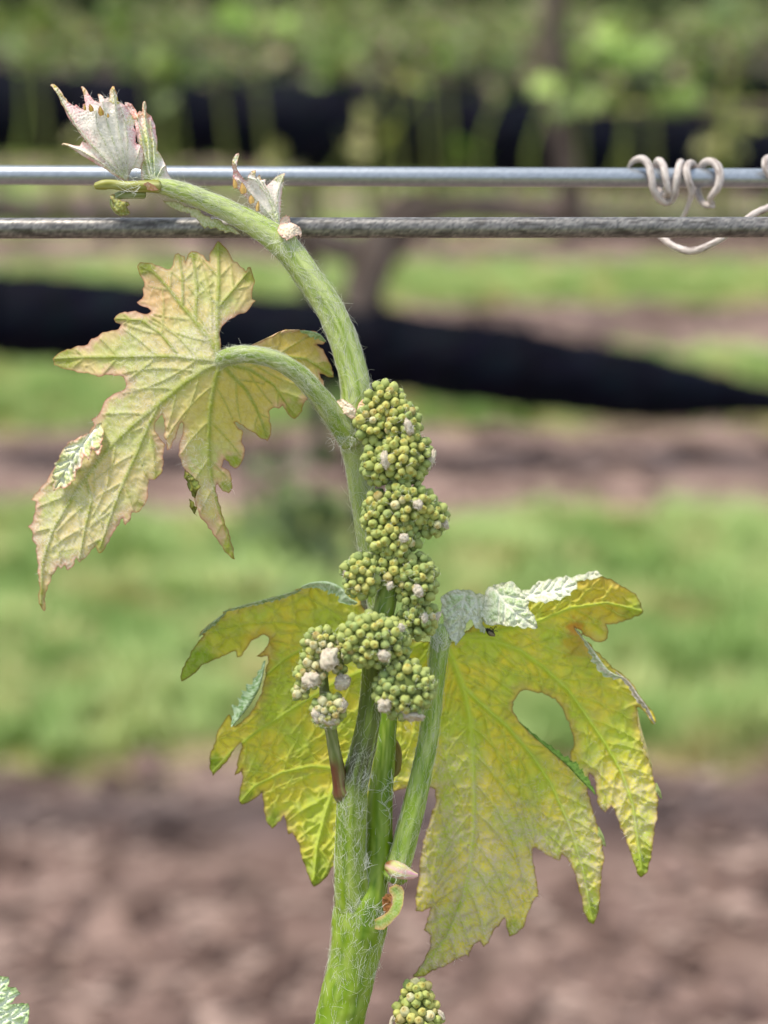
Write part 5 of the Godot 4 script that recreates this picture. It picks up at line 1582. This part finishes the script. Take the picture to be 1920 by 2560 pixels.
func build_rows() -> void:
	var lab := ["gnarled vine of the nearest row behind, above the sagging net", "vine in the second row behind, net rolled under its cordon", "vine in the third row behind, thin spring foliage", "far vine of the fourth row seen over the nets", "far vine of the fifth row seen over the nets", "far vine of the sixth row near the horizon", "far vine of the seventh row near the horizon", "far vine of the last row at the horizon"]
	var grp := ["vines in the nearest row behind", "vines in the second row", "vines in the third row", "vines in the fourth row", "vines in the fifth row", "vines in the sixth row", "vines in the seventh row", "vines in the last row"]
	var first := [-0.04, -0.22, -0.76, 0.3, 0.9, 0.0, 0.5, -0.2]
	var gaps := [1.3, 1.8, 2.6, 1.9, 1.8, 1.8, 1.8, 1.8]
	var sd := 1000
	for k in ROWS.size():
		var d: float = ROWS[k]
		var half := 0.9 + d * 0.28
		var x: float = first[k]
		while x > -half:
			x -= gaps[k]
		while x < half + gaps[k] * 0.5:
			build_vine(x, d, sd, lab[k], grp[k], k < 2, 0.8 if k < 2 else 1.1 if k < 4 else 1.5, gaps[k] * 0.5, C(152, 178, 92) if k < 2 else C(148, 164, 104))
			sd += 1
			x += gaps[k]
		var ord: String = ["nearest", "second", "third", "fourth", "fifth", "sixth", "seventh", "last"][k]
		var wr := thing("trellis_wire", "thin cordon wire of the %s vine row behind" % ord, "wire", Vector3(0, 1.05, -d))
		var b := MB.new()
		tube(b, [[Vector3(-half - 1.2, 0, 0), 0.0013], [Vector3(half + 1.2, 0, 0), 0.0013]], 0.5, 6, func(_s, _t): return 1.0, func(_s, _t, _d): return C(150, 152, 156))
		put("strand", b.mesh(), vmat(0.4), wr)
		for side in [-1.0, 1.0]:
			var ps := thing("trellis_post", "round grey timber post at one end of the %s vine row" % ord, "post", Vector3(side * (half + 1.15), 0, -d), "end posts of the %s row" % ord)
			b = MB.new()
			tube(b, [[Vector3(0, -0.1, 0), 0.045], [Vector3(0, 1.0, 0), 0.042], [Vector3(0, 1.75, 0), 0.04]], 0.2, 12, func(_s, _t): return 1.0, func(_s, _t, _d): return C(120, 108, 100))
			put("shaft", b.mesh(), vmat(0.9), ps)
	build_net(2.40, 0.03, [[-1.3, 0.96, 0.03], [-0.95, 0.905, 0.055], [-0.58, 0.888, 0.06], [-0.3, 0.866, 0.064], [0.0, 0.832, 0.068], [0.22, 0.803, 0.064], [0.4, 0.776, 0.05], [0.53, 0.76, 0.033], [0.64, 0.754, 0.024], [0.8, 0.765, 0.024], [1.2, 0.84, 0.035], [1.6, 0.93, 0.03]], "rolled black bird net sagging in a long curve from the nearest vine row behind", 601, 0.015)
	build_net(4.62, 0.03, [[-2.2, 1.06, 0.06], [-1.3, 1.05, 0.11], [-0.9, 1.035, 0.11], [-0.45, 1.01, 0.11], [-0.1, 0.99, 0.13], [0.2, 0.975, 0.115], [0.55, 0.945, 0.1], [0.9, 0.925, 0.1], [1.3, 0.905, 0.08], [1.8, 0.95, 0.05], [2.4, 1.02, 0.05]], "rolled black bird net hung along the second vine row behind", 602, 0.03)
	build_net(6.84, 0.03, [[-3.2, 1.02, 0.06], [-1.8, 0.98, 0.05], [-0.6, 0.98, 0.06], [0.4, 0.96, 0.05], [1.4, 1.0, 0.06], [3.2, 1.03, 0.05]], "rolled black bird net along the third vine row, partly hidden by the second", 603, 0.06)

func build_hedge() -> void:
	# dense windbreak closing the vineyard behind the last row
	var r := RandomNumberGenerator.new()
	r.seed = 88
	var b := MB.new()
	var n := noise(701, 0.25, 3)
	var xs := 70
	var pts := PackedVector3Array()
	var cols := PackedColorArray()
	for j in 12:
		for k in xs:
			var x := -30.0 + 60.0 * k / (xs - 1)
			var a := PI * j / 11.0
			var top := 3.4 + 1.6 * n.get_noise_1d(x * 2.0)
			pts.append(Vector3(x, sin(a) * top - 0.1, -24.0 + cos(a) * (1.1 + 0.3 * n.get_noise_2d(x * 4.0, j * 3.0))))
			cols.append(C(50, 60, 36))
	grid_to(b, pts, cols, xs, 12, false)
	for k in 15000:
		var x := r.randf_range(-30, 30)
		var a := r.randf_range(0.0, PI * 0.75)
		var top := 3.5 + 1.6 * n.get_noise_1d(x * 2.0)
		add_leaf(b, Vector3(x, sin(a) * top, -24.0 + cos(a) * 1.35 + r.randfn() * 0.15), r.randf_range(0.12, 0.26), mixc(C(68, 80, 52), C(124, 132, 92), r.randf()), r)
	var o := put("windbreak_foliage", b.mesh(), vmat(0.6, Color(0.3, 0.32, 0.15), 0.3), self)
	o.set_meta("kind", "stuff")
	o.set_meta("label", "dense green windbreak closing off the vineyard beyond the last row")
	o.set_meta("category", "foliage")

# ---------------------------------------------------------------- scene
func _ready() -> void:
	var cam := Camera3D.new()
	cam.name = "camera"
	add_child(cam)
	cam.position = EYE
	cam.basis = Basis(ax_r, ax_u, -ax_f)
	var ca := CameraAttributesPhysical.new()
	ca.frustum_focal_length = 12.0 / tan(atan(1280.0 / FPX))
	ca.frustum_near = 0.02
	ca.frustum_far = 400.0
	ca.frustum_focus_distance = FOCUS
	ca.exposure_aperture = ca.frustum_focal_length / 4.1
	cam.attributes = ca
	cam.current = true
	var we := WorldEnvironment.new()
	we.name = "environment"
	var env := Environment.new()
	env.background_mode = Environment.BG_SKY
	var sky := Sky.new()
	var sm := ProceduralSkyMaterial.new()
	sm.sky_top_color = Color(0.84, 0.89, 0.96)
	sm.sky_horizon_color = Color(0.90, 0.93, 0.98)
	sm.sky_curve = 0.2
	sm.ground_bottom_color = Color(0.32, 0.34, 0.26)
	sm.ground_horizon_color = Color(0.6, 0.62, 0.56)
	sky.sky_material = sm
	env.sky = sky
	env.background_energy_multiplier = 0.36
	env.tonemap_mode = Environment.TONE_MAPPER_LINEAR
	env.tonemap_exposure = 3.3
	env.sdfgi_enabled = true
	env.ssao_enabled = true
	env.ssil_enabled = true
	we.environment = env
	add_child(we)
	var sun := DirectionalLight3D.new()
	sun.name = "sun"
	sun.light_energy = 0.5
	sun.light_angular_distance = 11.0
	sun.light_color = Color(1.0, 0.96, 0.9)
	sun.shadow_enabled = true
	add_child(sun)
	sun.look_at_from_position(Vector3.ZERO, -Vector3(-0.36, 0.9, 0.06).normalized(), Vector3(0, 0, 1))
	build_ground()
	build_rows()
	build_hedge()
	build_wires()
	build_shoot()
	build_neighbours()
